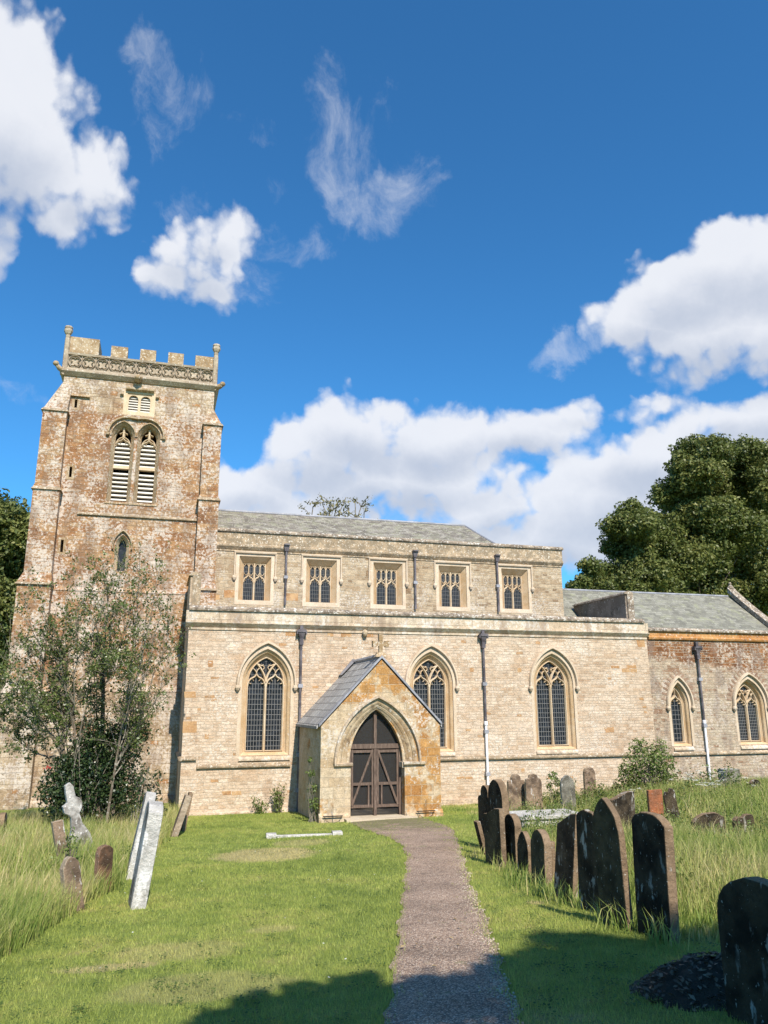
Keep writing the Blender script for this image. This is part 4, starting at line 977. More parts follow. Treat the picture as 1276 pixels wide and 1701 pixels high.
def mat_path():
    m_, t, b, out = mat('fine gravel path'); g = t.new('ShaderNodeNewGeometry'); P = g.outputs['Position']
    v = t.voro(P, 75); c = t.sep(v[1])[0]
    col = t.ramp(c, [(0, (.20, .13, .085)), (.45, (.42, .285, .20)), (.75, (.54, .39, .28)), (1, (.72, .58, .46))])
    col = t.mix(t.smooth(v[0], .35, .8), col, (.17, .125, .10))
    big = t.noise(P, 1.6, 5, .65); col = t.mix(1, col, t.ramp(big, [(.3, .68), (.7, 1.22)]), 'MULTIPLY')
    col = t.mix(t.math('MULTIPLY', t.smooth(t.noise(t.vmath('ADD', P, (9, 1, 0)), 2.4, 6, .75), .56, .66), .5), col, (.15, .11, .085))
    x, y, z = t.sep(P)
    mo = t.smooth(t.math('ADD', t.noise(P, 3.2, 5, .7), t.math('MULTIPLY', t.smooth(y, 15.5, 20), .25)), .60, .70)
    col = t.mix(t.math('MULTIPLY', mo, .7), col, (.13, .14, .05))
    sand = t.smooth(t.noise(t.vmath('ADD', P, (5, 2, 0)), 1.9, 5, .7), .60, .72); col = t.mix(t.math('MULTIPLY', sand, .45), col, (.40, .31, .20))
    t.put(b.inputs['Base Color'], col); bump(t, b, t.math('ADD', t.math('MULTIPLY', v[0], -1), t.noise(P, 30, 4, .6)), .012); return m_
M['path'] = mat_path()
def axis(a, b, c, d, st):
    lo = [a-x for x in (600, 300, 150, 80, 40, 20, 10, 5)] if a > -1e9 else []
    return np.array(lo+list(np.arange(a, b, st))+[b+x for x in (0, 5, 10, 20, 40, 80, 150, 300, 600)])
gx, gy = axis(-14, 32, 0, 0, .3), axis(-10, 30, 0, 0, .3)
GX, GY = np.meshgrid(gx, gy); GZ = gh(GX, GY)
nx, ny = len(gx), len(gy); idx = np.arange(nx*ny).reshape(ny, nx)
F = np.stack([idx[:-1, :-1], idx[:-1, 1:], idx[1:, 1:], idx[1:, :-1]], -1).reshape(-1, 4)
o = np_mesh('ground', np.stack([GX, GY, GZ], -1).reshape(-1, 3), F, M['ground']); tag(o, kind='structure')
for p_ in o.data.polygons: p_.use_smooth = True
ys = np.arange(-8, 20.45, .12); nu = 7; VV = []
for y_ in ys:
    a_, b_ = float(pathL(y_)), float(pathR(y_))
    for k in range(nu): x_ = a_+(b_-a_)*k/(nu-1); VV.append((x_, y_, ghf(x_, y_)+.012+.012*math.sin(PI*k/(nu-1))))
idx = np.arange(len(VV)).reshape(len(ys), nu); F = np.stack([idx[:-1, :-1], idx[:-1, 1:], idx[1:, 1:], idx[1:, :-1]], -1).reshape(-1, 4)
o = np_mesh('path', VV, F, M['path']); tag(o, kind='structure')

def blades(name, x, y, h, w, mat_, lean=.35, tint=None, segs=1, wind=(0, 0), label=None, cat='grass'):
    n = len(x); z = gh(x, y)-.005; ang = RNG.uniform(0, 2*PI, n); la = RNG.uniform(0, 2*PI, n); ll = RNG.uniform(0, 1, n)**.7*lean*h
    dx, dy = np.cos(ang)*w/2, np.sin(ang)*w/2; lx, ly = np.cos(la)*ll+wind[0]*h, np.sin(la)*ll+wind[1]*h
    t_ = RNG.uniform(0, 1, n) if tint is None else tint
    if segs == 1:
        V = np.stack([np.stack([x-dx, y-dy, z], -1), np.stack([x+dx, y+dy, z], -1), np.stack([x+lx, y+ly, z+h], -1)], 1).reshape(-1, 3)
        F = np.arange(3*n).reshape(-1, 3); T = np.repeat(t_, 3)
    else:
        mx, my = lx*.32, ly*.32; zt = z+np.sqrt(np.maximum(h*h-ll*ll*.8, .1*h*h))
        V = np.stack([np.stack([x-dx, y-dy, z], -1), np.stack([x+dx, y+dy, z], -1), np.stack([x+mx+dx*.7, y+my+dy*.7, z+h*.55], -1), np.stack([x+mx-dx*.7, y+my-dy*.7, z+h*.55], -1),
                      np.stack([x+lx, y+ly, zt], -1)], 1).reshape(-1, 3)
        b = np.arange(n)[:, None]*5
        F = np.concatenate([b+np.array([[0, 1, 2]]), b+np.array([[0, 2, 3]]), b+np.array([[3, 2, 4]])]); T = np.repeat(t_, 5)
    o = np_mesh(name, V, F, mat_, T); return tag(o, label, cat, kind='stuff')
def scatter(x0, x1, y0, y1, dens):
    n = int((x1-x0)*(y1-y0)*dens); return RNG.uniform(x0, x1, n), RNG.uniform(y0, y1, n)
X, Y, H, Wd = [], [], [], []
for (x0, x1, y0, y1, dn, hh, ww) in ((-1.8, 4.9, 4.2, 7, 4200, .035, .005), (-3, 6, 7, 10, 2600, .036, .007), (-3.5, 7, 10, 14, 1300, .038, .010), (-4, 8.5, 14, 24.2, 620, .038, .014), (8, 20, 14, 24, 150, .06, .015)):
    x, y = scatter(x0, x1, y0, y1, dn)
    k = ~leftlong(x, y) & ~rightlong(x, y) & outside(x, y) & ((x < pathL(y)+RNG.normal(.01, .045, len(x))) | (x > pathR(y)+RNG.normal(-.02, .08, len(x))))
    x, y = x[k], y[k]; X.append(x); Y.append(y); H.append(hh*RNG.uniform(.5, 1.35, len(x))*(1+.5*(np.minimum(abs(x-pathL(y)), abs(x-pathR(y))) < .08))); Wd.append(np.full(len(x), ww))
x, y, h, w = map(np.concatenate, (X, Y, H, Wd))
blades('mown_grass', x, y, h, w, M['lawn'], .7, label='short mown grass of the lawns either side of the path')
n = 900; cx_, cy_ = RNG.uniform(-2.5, 7, n), 5+18*RNG.uniform(0, 1, n)**1.6; k = ~leftlong(cx_, cy_) & ~rightlong(cx_, cy_) & outside(cx_, cy_) & ((cx_ < pathL(cy_)-.1) | (cx_ > pathR(cy_)+.1)); cx_, cy_ = cx_[k], cy_[k]
q = np.repeat(np.c_[cx_, cy_], 22, 0)+RNG.normal(0, .05, (len(cx_)*22, 2)); CLOVER = np.c_[q, gh(q[:, 0], q[:, 1])+RNG.uniform(.015, .045, len(q))]
# moss and seedlings creeping over the path near the porch and along its right edge
x, y = scatter(3.5, 7.2, 14.5, 20.3, 500); k = (x > pathL(y)) & (x < pathR(y)) & (np.sin(x*4.1+y*2.3)*np.sin(y*3.7-x*1.9)+sstep(16.5, 20, y)*1.0 > .55)
x2, y2 = scatter(1.8, 6.2, 4.5, 15, 420); d_ = pathR(y2)-x2; k2 = (d_ > 0) & (d_ < .30) & (np.sin(y2*7+x2*9)*np.sin(y2*3.1) > RNG.uniform(0, .9, len(x2)))
blades('path_weeds', np.r_[x[k], x2[k2]], np.r_[y[k], y2[k2]], RNG.uniform(.015, .05, k.sum()+k2.sum()), np.full(k.sum()+k2.sum(), .014), M['lawn'], .9, label='low weeds creeping over the gravel path edge')
# long grass
def longgrass(name, x0, x1, y0, y1, dn, hmin, hmax, ww, cond, lab, lean=.55):
    x, y = scatter(x0, x1, y0, y1, dn); k = cond(x, y) & outside(x, y); x, y = x[k], y[k]; n = len(x)
    cl = .5+.5*np.sin(x*2.3+np.sin(y*1.7)*2)*np.sin(y*2.9+x)
    h = RNG.uniform(hmin, hmax, n)*(.55+.6*cl); t_ = np.clip(RNG.normal(.5, .28, n)+.35*(RNG.uniform(0, 1, n) > .8), 0, 1.6)
    return blades(name, x, y, h, np.full(n, ww)*RNG.uniform(.6, 1.4, n), M['tall'], lean, t_, 2, wind=(.12, -.05), label=lab)
longgrass('tall_grass', -4.5, 1.2, 6.0, 12, 1500, .18, .50, .009, leftlong, 'uncut straw and green grass in the left foreground among leaning stones')
longgrass('tall_grass', -6, 1.2, 12, 24, 420, .20, .55, .014, leftlong, 'uncut seeding grass behind the leaning stones below the tower')
hr = lambda x: 1
x, y = scatter(4.3, 9, 4.8, 13.5, 950); k = rightlong(x, y); x, y = x[k], y[k]; far = np.interp(y, rLy, rLx)
hh = (.10+.34*sstep(.3, 1.8, x-far))*RNG.uniform(.4, 1.3, len(x)); t_ = np.clip(RNG.normal(.38, .28, len(x))+.3*(RNG.uniform(0, 1, len(x)) > .8), 0, 1.5)
blades('rough_grass', x, y, hh, RNG.uniform(.006, .014, len(x)), M['tall'], .6, t_, 2, (.05, -.05), label='rough uncut grass behind the dark row of headstones')
x, y = scatter(5, 24, 12, 24.2, 300); k = rightlong(x, y) & outside(x, y); x, y = x[k], y[k]; far = np.interp(y, rLy, rLx)
hh = (.07+.30*sstep(3, 6.5, x-far))*RNG.uniform(.4, 1.4, len(x)); t_ = np.clip(RNG.normal(.38, .28, len(x))+.25*(RNG.uniform(0, 1, len(x)) > .8), 0, 1.5)
blades('rough_grass', x, y, hh, RNG.uniform(.010, .020, len(x)), M['tall'], .6, t_, 2, (.05, -.05), label='uncut grass and weeds between the path and the chancel wall')

# ================================================================== LEAVES AND TREES
def leafquads(P, size, out=None, up=.35, rnd=.9, asp=.55):
    n = len(P); r = RNG.normal(0, 1, (n, 3)); r /= np.linalg.norm(r, axis=1, keepdims=True)
    N = r*rnd+np.array([0, 0, up])
    if out is not None: N = N+out
    N /= np.linalg.norm(N, axis=1, keepdims=True)+1e-9
    q = RNG.normal(0, 1, (n, 3)); T = np.cross(N, q); T /= np.linalg.norm(T, axis=1, keepdims=True)+1e-9; S = np.cross(N, T)
    s = (np.asarray(size)*RNG.uniform(.6, 1.3, n))[:, None]
    V = np.stack([P-T*s*.5, P+S*s*asp*.5+N*s*.08, P+T*s*.5, P-S*s*asp*.5+N*s*.08], 1).reshape(-1, 3)
    return V, np.arange(4*n).reshape(-1, 4)
def leaves(name, P, size, mat_, parent, out=None, tint=None, up=.35, rnd=.9, asp=.55, origin=(0, 0, 0)):
    V, F = leafquads(P, size, out, up, rnd, asp); n = len(P)
    T = np.clip(RNG.normal(.5, .22, n) if tint is None else tint, 0, 1)
    o = np_mesh(name, V, F, mat_, np.repeat(T, 4), origin)
    if parent is not None: child(o, parent)
    return o
def clump_points(C, R_, n, flat=.85, shell=.55):
    """n points in a lumpy ball, thick near its skin"""
    d = RNG.normal(0, 1, (n, 3)); d /= np.linalg.norm(d, axis=1, keepdims=True)
    ph = RNG.uniform(0, 6, 3); lump = 1+.20*np.sin(d[:, 0]*5+ph[0])*np.sin(d[:, 1]*5+ph[1])+.14*np.sin(d[:, 2]*7+ph[2])
    r = R_*lump*(1-shell*RNG.uniform(0, 1, n)**2.0)
    p = C+d*r[:, None]*np.array([1, 1, flat]); return p, d
def limb(mb, a, b, r0, r1, bend=.1, n=5, seg=6):
    a, b = Vector(a), Vector(b); L = (b-a).length; off = Vector((random.uniform(-1, 1), random.uniform(-1, 1), random.uniform(-.3, .3)))*L*bend
    pts = [a.lerp(b, i/n)+off*math.sin(PI*i/n) for i in range(n+1)]
    mb.tube(pts, [r0+(r1-r0)*i/n for i in range(n+1)], seg); return pts
def clump_tree(name, base, clumps, leaf, dens, label, cat='tree', group=None, trunk_r=.35, lm='bigleaf', sub=3):
    e = empty(name, base, label, cat, group); base = Vector(base)
    cen = [Vector(c[:3]) for c in clumps]; zc = min(c.z for c in cen); fork = Vector((base.x, base.y, base.z+max(1.5, (zc-base.z)*.55)))
    mb = MB(); limb(mb, base-Vector((0, 0, .3)), fork, trunk_r, trunk_r*.75, .03, 5, 10); mb.build('trunk', M['bark'], e, base)
    mb = MB()
    for c in cen: limb(mb, fork+Vector((0, 0, random.uniform(0, 1))), fork.lerp(c, .6)+Vector((0, .8, 0)), trunk_r*.25, .02, .08, 5, 5)
    o = mb.build('limbs', M['bark'], e, base)
    PP, DD, TT = [], [], []
    for (cx, cy, cz, r) in clumps:
        for k in range(sub):      # break each clump into smaller sprays
            v = RNG.normal(0, 1, 3); v /= np.linalg.norm(v); c2 = np.array([cx, cy, cz])+v*r*.62*np.array([1, 1, .8]); r2 = r*RNG.uniform(.45, .72)
            n = int(dens*r2*r2*12.6); p, d = clump_points(c2, r2, n, .75); PP.append(p); DD.append(d); TT.append(RNG.normal(.5, .16, n)+RNG.normal(0, .12)+d[:, 2]*.0)
        n = int(dens*r*r*9); p, d = clump_points(np.array([cx, cy, cz]), r*.8, n, .85); PP.append(p); DD.append(d); TT.append(RNG.normal(.42, .15, n))
    leaves('crown', np.concatenate(PP), leaf, M[lm], e, np.concatenate(DD)*.7, np.concatenate(TT), origin=tuple(base)); return e
def px_clumps(lst, Yd, spread=2.5):
    out = []
    for u, v, r in lst:
        y = Yd+random.uniform(-spread, spread); p = atY(u, v, y); rr = r/FPX*y*1.22; out.append((p.x, p.y, p.z, rr))
        y2 = y+spread*1.3; p = atY(u+(10 if u > 600 else -10), v+14, y2); out.append((p.x, p.y, p.z, rr))
    return out
clump_tree('lime_tree', (36.5, 48, 0), px_clumps([(1150, 752, 34), (1190, 748, 38), (1128, 775, 28), (1240, 750, 36), (1275, 765, 36), (1160, 790, 42), (1215, 800, 46), (1265, 820, 44), (1105, 815, 30), (1140, 850, 45), (1190, 860, 48), (1245, 880, 50), (1110, 880, 38), (1180, 920, 50), (1240, 945, 52), (1130, 940, 44), (1300, 800, 60), (1320, 860, 60), (1340, 930, 60), (1300, 980, 50), (1180, 985, 50), (1110, 990, 40), (1240, 1000, 50)], 48, 2.6), .26, 52, 'tallest broad dark green tree rising behind the chancel roof', group='trees behind the chancel', sub=4)
clump_tree('lime_tree', (28, 45, 0), px_clumps([(1045, 848, 26), (1030, 872, 26), (1065, 870, 32), (1020, 900, 26), (1060, 910, 34), (1095, 900, 30), (985, 945, 22), (1010, 950, 30), (965, 968, 16), (948, 975, 12), (1045, 955, 36), (1080, 960, 36), (1010, 985, 30), (965, 990, 22), (1050, 990, 34)], 45, 1.8), .24, 60, 'lower rounded tree between the clerestory end and the tallest tree', group='trees behind the chancel', sub=4, trunk_r=.25)
clump_tree('sycamore_tree', (-12.5, 48, 0), px_clumps([(5, 862, 32), (30, 868, 26), (-20, 850, 40), (20, 905, 34), (-15, 915, 45), (8, 950, 38), (34, 945, 22), (20, 995, 34), (-10, 1010, 45), (25, 1045, 30), (0, 1080, 40), (-30, 1060, 50), (10, 1130, 36), (-40, 980, 50), (0, 1180, 40), (-10, 1240, 50)], 46, 1.6), .26, 52, 'bushy green tree standing beyond the left edge of the tower', group=None, trunk_r=.3, sub=4)
# thin yellowing tree top above the nave ridge
def sparse_tree(name, base, tips, label, mat_leaf, nleaf, lsize, tr=.15, spread=.5, group=None, twig=.012):
    e = empty(name, base, label, 'tree', group); base = Vector(base); mb = MB(); tw = MB(); P = []
    zc = sum(t_[2] for t_ in tips)/len(tips); fork = Vector((base.x, base.y, base.z+(zc-base.z)*.6))
    limb(mb, base, fork, tr, tr*.6, .03, 5, 8); mb.build('trunk', M['bark'], e, base)
    for t_ in tips:
        pts = limb(tw, fork, t_, tr*.3, twig, .12, 6, 5)
        for k in range(9):
            a_ = pts[random.randint(3, 6)]; b_ = a_+Vector((random.gauss(0, spread), random.gauss(0, spread), random.gauss(.3*spread, spread*.5)))
            limb(tw, a_, b_, twig*1.4, twig*.5, .15, 3, 3)
            for j in range(nleaf): P.append(tuple(a_.lerp(b_, random.uniform(.3, 1.1))+Vector((random.gauss(0, .12), random.gauss(0, .12), random.gauss(0, .1)))*spread*2))
    tw.build('limbs', M['twig'], e, base); leaves('crown', np.array(P), lsize, M[mat_leaf], e, origin=tuple(base)); return e
sparse_tree('birch_tree', tuple(atY(560, 1100, 45)*Vector((1, 1, 0)) if False else (atY(560, 850, 45).x, 45, 0)), [tuple(atY(u, v, 45+random.uniform(-1, 1))) for u, v in ((520, 842), (535, 835), (550, 840), (563, 830), (575, 826), (590, 832), (600, 842), (548, 850), (580, 845), (510, 852), (605, 850))], 'thin yellowing tree top showing over the nave ridge', 'autumn', 16, .17, .2, .55, twig=.03)

# ---- foreground sparse evergreen tree -----------------------------------------------
HB = gpt(165, 1372); HB = Vector((atY(165, 1372, 20.6).x, 20.6, ghf(-1.6, 20.6)))
def holly():
    e = empty('holly_tree', HB, 'sparse many-stemmed evergreen tree growing in front of the tower', 'tree')
    st, tw = MB(), MB(); P, T = [], []
    rnd = random.Random(5)
    ends = [(200, 925, .8), (235, 935, .7), (262, 940, .6), (150, 950, 1), (110, 975, 1), (75, 985, 1), (45, 1010, .9), (15, 1080, .8), (275, 965, .8), (285, 1020, .8), (-10, 1140, 1), (10, 1200, 1), (40, 1150, 1), (180, 960, 1.2), (220, 980, 1), (250, 1000, 1), (285, 1090, .7), (90, 1040, 1.1), (130, 1010, 1.1), (160, 1030, 1), (230, 1060, .9), (60, 1090, 1), (240, 1180, .7), (30, 1230, .9), (100, 1120, 1.2), (200, 1100, 1.1)]
    stems = [((140, 1365), (118, 1140), (.045, .02)), ((118, 1365), (112, 1100), (.06, .025)), ((165, 1368), (172, 1080), (.09, .04)), ((175, 1370), (215, 1130), (.035, .015)), ((185, 1372), (235, 1160), (.045, .02)), ((150, 1370), (60, 1180), (.04, .02))]
    forks = []
    for (bu, bv), (fu, fv), (r0, r1) in stems:
        y = 20.6+rnd.uniform(-.3, .3); b = atY(bu, bv, y); b.z = ghf(b.x, b.y)-.05; f = atY(fu, fv, y+rnd.uniform(-.4, .4))
        limb(st, b, f, r0, r1, .04, 6, 6); forks.append((fu, f, b))
    for u, v, dn in ends:
        v += 22 if v < 1000 else 0
        y = 20.6+rnd.uniform(-1.6, 1.6); tip = atY(u, v, y)
        fu, f, b = min(forks, key=lambda q: abs(q[0]-(u*.55+.45*150))+abs(rnd.gauss(0, 12)))
        a_ = b.lerp(f, rnd.uniform(.35, .95)); mid = a_.lerp(tip, .5)+Vector((0, 0, -.25*(tip-a_).length*.5)); L = []
        for i in range(9):
            t_ = i/8; L.append(a_*(1-t_)**2+mid*2*t_*(1-t_)+tip*t_*t_+Vector((rnd.gauss(0, .03), rnd.gauss(0, .03), rnd.gauss(0, .02))))
        tw.tube(L, [.020-.014*i/8 for i in range(9)], 5)
        for k in range(24):
            i = rnd.randint(1, 8); p0 = L[i]; d = (L[min(i+1, 8)]-L[i-1]).normalized()
            d2 = (d*.7+Vector((rnd.gauss(0, .6), rnd.gauss(0, .6), rnd.gauss(.35, .3)))).normalized(); ln = rnd.uniform(.35, .95)
            p1 = p0+d2*ln; q = [p0.lerp(p1, j/3)+Vector((0, 0, .06*math.sin(PI*j/3))) for j in range(4)]
            tw.tube(q, [.007, .006, .005, .003], 3)
            for k2 in range(4):
                a2 = q[rnd.randint(1, 3)]; b2 = a2+(d2*.6+Vector((rnd.gauss(0, .5), rnd.gauss(0, .5), rnd.gauss(.2, .4)))).normalized()*rnd.uniform(.12, .4)
                tw.tube([a2, a2.lerp(b2, .5), b2], [.004, .003, .002], 3)
                for j in range(int(12*dn*(.45 if v < 960 else .7 if v < 1060 else 1.2))):
                    c = a2.lerp(b2, rnd.uniform(.3, 1.1))+Vector((rnd.gauss(0, .035), rnd.gauss(0, .035), rnd.gauss(0, .035))); P.append(tuple(c)); T.append(rnd.gauss(.5, .2))
    st.build('stems', M['bark'], e, HB); tw.build('branches', M['twig'], e, HB)
    leaves('leaves', np.array(P), .068, M['holly'], e, tint=np.array(T), asp=.6, origin=tuple(HB))
    return e
holly()
def bush(name, label, cat, pxc, Yd, n, lsize, lm, stems=6, group=None, flat=1, spread=.4, tint=None):
    b0 = atY(pxc[0][0], pxc[0][1], Yd); base = Vector((b0.x, Yd, ghf(b0.x, Yd))); e = empty(name, base, label, cat, group)
    P, D = [], []; mb = MB()
    for u, v, r in pxc:
        y = Yd+random.uniform(-spread, spread); c = atY(u, v, y); rr = r/FPX*y; m_ = max(30, int(n*rr*rr)); p, d = clump_points(np.array(c), rr, m_, flat, .75); P.append(p); D.append(d)
        for k in range(stems): limb(mb, base+Vector((random.gauss(0, .08), random.gauss(0, .08), -.05)), tuple(p[random.randint(0, m_-1)]), .012, .004, .1, 4, 4)
    P = np.concatenate(P); D = np.concatenate(D); k = P[:, 2] > gh(P[:, 0], P[:, 1]); mb.build('stems', M['twig'], e, base)
    leaves('leaves', P[k], lsize, M[lm], e, D[k]*.5, origin=tuple(base), up=.5); return e
bush('evergreen_bush', 'dense dark evergreen bush at the foot of the sparse tree', 'bush', [(110, 1290, 34), (140, 1270, 36), (175, 1280, 36), (205, 1250, 30), (150, 1320, 38), (95, 1320, 28), (200, 1310, 30), (120, 1345, 30), (170, 1350, 32), (225, 1215, 22), (150, 1230, 24), (190, 1220, 24)], 20.9, 6500, .08, 'darkleaf', 6)
bush('ivy', 'dark ivy climbing the trunk of the sparse tree', 'ivy', [(160, 1110, 12), (158, 1140, 15), (160, 1170, 16), (163, 1200, 18), (158, 1085, 10), (165, 1230, 18), (155, 1060, 9)], 20.6, 6000, .06, 'darkleaf', 2, spread=.1)
bush('bramble', 'dark leafy bramble right of the evergreen bush below the tower', 'bush', [(235, 1295, 16), (250, 1320, 18), (222, 1330, 18), (262, 1290, 10), (240, 1275, 8), (265, 1345, 12)], 20.4, 2500, .08, 'darkleaf', 5)
o = bush('shrub', 'light green round shrub against the east end of the aisle wall', 'bush', [(1075, 1262, 32), (1050, 1280, 26), (1100, 1275, 28), (1045, 1300, 24), (1080, 1305, 28), (1110, 1300, 20), (1060, 1240, 16), (1095, 1245, 18), (1030, 1310, 14)], 21.6, 3600, .085, 'shrub', 8)
o = leaves('clover', CLOVER, .020, M['shrub'], None, tint=RNG.normal(.25, .2, len(CLOVER)), up=2.2, asp=.9); tag(o, 'clover and small lawn weeds dotted through the mown grass', 'clover', kind='stuff')
# berries
g_ = atY(78, 1275, 20.3)
b_ = MB()
for k in range(10):
    c = g_+Vector((random.gauss(0, .05), random.gauss(0, .05), random.gauss(0, .04))); b_.lathe(tuple(c), [(.004, 0), (.016, .008), (.016, .02), (.004, .028)], 6)
o = b_.build('red_berries', M['berry'], None, tuple(g_)); tag(o, 'small cluster of red berries in the sparse tree', 'berries')

# ---- weeds, ivy, plants at the walls
def plantlet(name, label, cat, u, v, Yd, hpx, n, ls, lm, wpx=8, group=None):
    b0 = atY(u, v, Yd); base = Vector((b0.x, Yd, ghf(b0.x, Yd))); h = hpx/FPX*Yd; w = wpx/FPX*Yd; e = empty(name, base, label, cat, group); mb = MB(); P = []
    for k in range(7):
        tip = base+Vector((random.gauss(0, w), random.gauss(0, w*.6), h*random.uniform(.6, 1.05))); pts = limb(mb, base+Vector((random.gauss(0, w*.3), 0, -.03)), tip, .006, .003, .1, 4, 4)
        for j in range(n//7): q = pts[random.randint(1, 4)]; P.append((q.x+random.gauss(0, w*.35), q.y+random.gauss(0, w*.3), q.z+random.gauss(0, .05)))
    mb.build('stems', M['twig'], e, base); leaves('leaves', np.array(P), ls, M[lm], e, origin=tuple(base)); return e
plantlet('weed', 'bright green tuft at the foot of the aisle wall', 'plant', 433, 1350, 23.7, 22, 240, .07, 'shrub', 9)
plantlet('weed', 'taller leafy weed beside the tuft, left of the downpipe', 'plant', 462, 1348, 23.7, 40, 320, .07, 'shrub', 9)
plantlet('dried_plant', 'brown dead flower head growing from the aisle wall foot', 'plant', 465, 1345, 23.8, 48, 160, .05, 'autumn', 5)
bush('ivy', 'green ivy climbing the shaded side wall of the porch', 'ivy', [(521, 1335, 10), (519, 1310, 9), (517, 1285, 7), (515, 1262, 5), (524, 1350, 9)], 20.9, 5000, .07, 'shrub', 2, spread=.15)
# ================================================================== GRAVESTONES
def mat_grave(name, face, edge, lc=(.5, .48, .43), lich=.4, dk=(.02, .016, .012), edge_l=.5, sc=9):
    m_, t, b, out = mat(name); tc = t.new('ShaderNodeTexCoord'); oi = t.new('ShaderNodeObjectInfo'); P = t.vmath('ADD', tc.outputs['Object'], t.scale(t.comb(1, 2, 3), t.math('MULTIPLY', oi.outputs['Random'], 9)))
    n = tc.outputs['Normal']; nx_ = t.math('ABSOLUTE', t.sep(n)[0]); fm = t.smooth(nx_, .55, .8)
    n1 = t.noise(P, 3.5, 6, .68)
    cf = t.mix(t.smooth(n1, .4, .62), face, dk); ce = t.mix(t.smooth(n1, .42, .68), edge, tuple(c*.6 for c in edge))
    col = t.mix(fm, ce, cf)  # shade on broad faces and sun on narrow sides are put into the colour
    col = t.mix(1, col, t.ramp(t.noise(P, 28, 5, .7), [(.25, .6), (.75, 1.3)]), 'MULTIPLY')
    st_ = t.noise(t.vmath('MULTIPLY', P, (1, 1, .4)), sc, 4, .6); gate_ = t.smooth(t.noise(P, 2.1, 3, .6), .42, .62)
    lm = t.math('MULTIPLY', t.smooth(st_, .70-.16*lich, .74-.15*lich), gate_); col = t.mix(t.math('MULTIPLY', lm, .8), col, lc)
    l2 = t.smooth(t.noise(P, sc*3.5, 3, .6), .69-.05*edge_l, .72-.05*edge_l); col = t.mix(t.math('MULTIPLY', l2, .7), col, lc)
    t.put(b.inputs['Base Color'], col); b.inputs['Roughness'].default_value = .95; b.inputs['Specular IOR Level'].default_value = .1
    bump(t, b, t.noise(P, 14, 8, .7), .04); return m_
M['gdark'] = mat_grave('shade-darkened headstone', (.075, .056, .036), (.25, .17, .105), (.46, .43, .38), .75)
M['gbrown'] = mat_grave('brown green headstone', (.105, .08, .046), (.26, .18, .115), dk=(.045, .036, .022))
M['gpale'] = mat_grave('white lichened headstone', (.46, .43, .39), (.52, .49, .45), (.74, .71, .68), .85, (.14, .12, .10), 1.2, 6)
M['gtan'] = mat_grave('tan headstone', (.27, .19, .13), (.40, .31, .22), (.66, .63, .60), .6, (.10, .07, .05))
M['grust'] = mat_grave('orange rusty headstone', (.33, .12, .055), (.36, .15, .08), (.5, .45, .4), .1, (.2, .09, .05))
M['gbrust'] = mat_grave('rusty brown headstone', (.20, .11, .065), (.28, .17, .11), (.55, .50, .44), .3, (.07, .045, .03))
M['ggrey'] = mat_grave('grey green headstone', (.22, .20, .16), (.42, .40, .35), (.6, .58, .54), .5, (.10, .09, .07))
def profile(style, w, h):
    """closed (y, z) outline, y 0..w"""
    c = w/2
    if style == 'round': r = min(w/2, h*.3); top = [(c+w/2*math.cos(a), h-r+r*math.sin(a)) for a in np.linspace(0, PI, 15)]
    elif style == 'segment': r = w*.20; top = [(c+w/2*math.cos(a), h-r+r*math.sin(a)) for a in np.linspace(.25, PI-.25, 13)]; top = [(w, h-r*.9)]+[(c+(x-c)*.93, z) for x, z in top]+[(0, h-r*.9)]
    elif style == 'gothic': a = arch(c, h-w*.72, w/2, w*.72, 7); top = [(x, z) for x, z in a]
    elif style == 'shoulder': s = w*.22; top = [(w, h-w*.42), (w-s*.2, h-w*.34), (w-s, h-w*.32), (w-s, h-w*.22)]+[(c+(w/2-s)*math.cos(a), h-w*.22+w*.22*math.sin(a)) for a in np.linspace(.1, PI-.1, 9)]+[(s, h-w*.22), (s, h-w*.32), (s*.2, h-w*.34), (0, h-w*.42)]
    elif style == 'slope': top = [(w, h*.84), (w*.8, h*.86), (w*.3, h*.98), (0, h)]
    elif style == 'broken': top = [(w, h*.80), (w*.8, h*.92), (w*.55, h*.88), (w*.35, h), (w*.1, h*.97), (0, h*.9)]
    elif style == 'ogee': top = [(w, h-w*.5), (w*.93, h-w*.30), (w*.78, h-w*.24), (w*.70, h-w*.08), (c, h), (w*.30, h-w*.08), (w*.22, h-w*.24), (w*.07, h-w*.30), (0, h-w*.5)]
    elif style == 'cross': return [(w*.0, -.35), (w*1.0, -.35), (w*.98, h*.05), (w*.92, h*.30), (w*.70, h*.46), (w*.66, h*.58), (w*.78, h*.63), (w*.88, h*.70), (w*.80, h*.77), (w*.66, h*.80), (w*.68, h*.93), (w*.56, h), (w*.36, h*.98), (w*.30, h*.86), (w*.28, h*.76), (w*.10, h*.73), (w*.08, h*.64), (w*.24, h*.60), (w*.32, h*.56), (w*.22, h*.42), (w*.08, h*.30), (w*.0, h*.05)]
    else: top = [(w, h), (0, h)]
    return [(0, -.35), (w, -.35)]+top
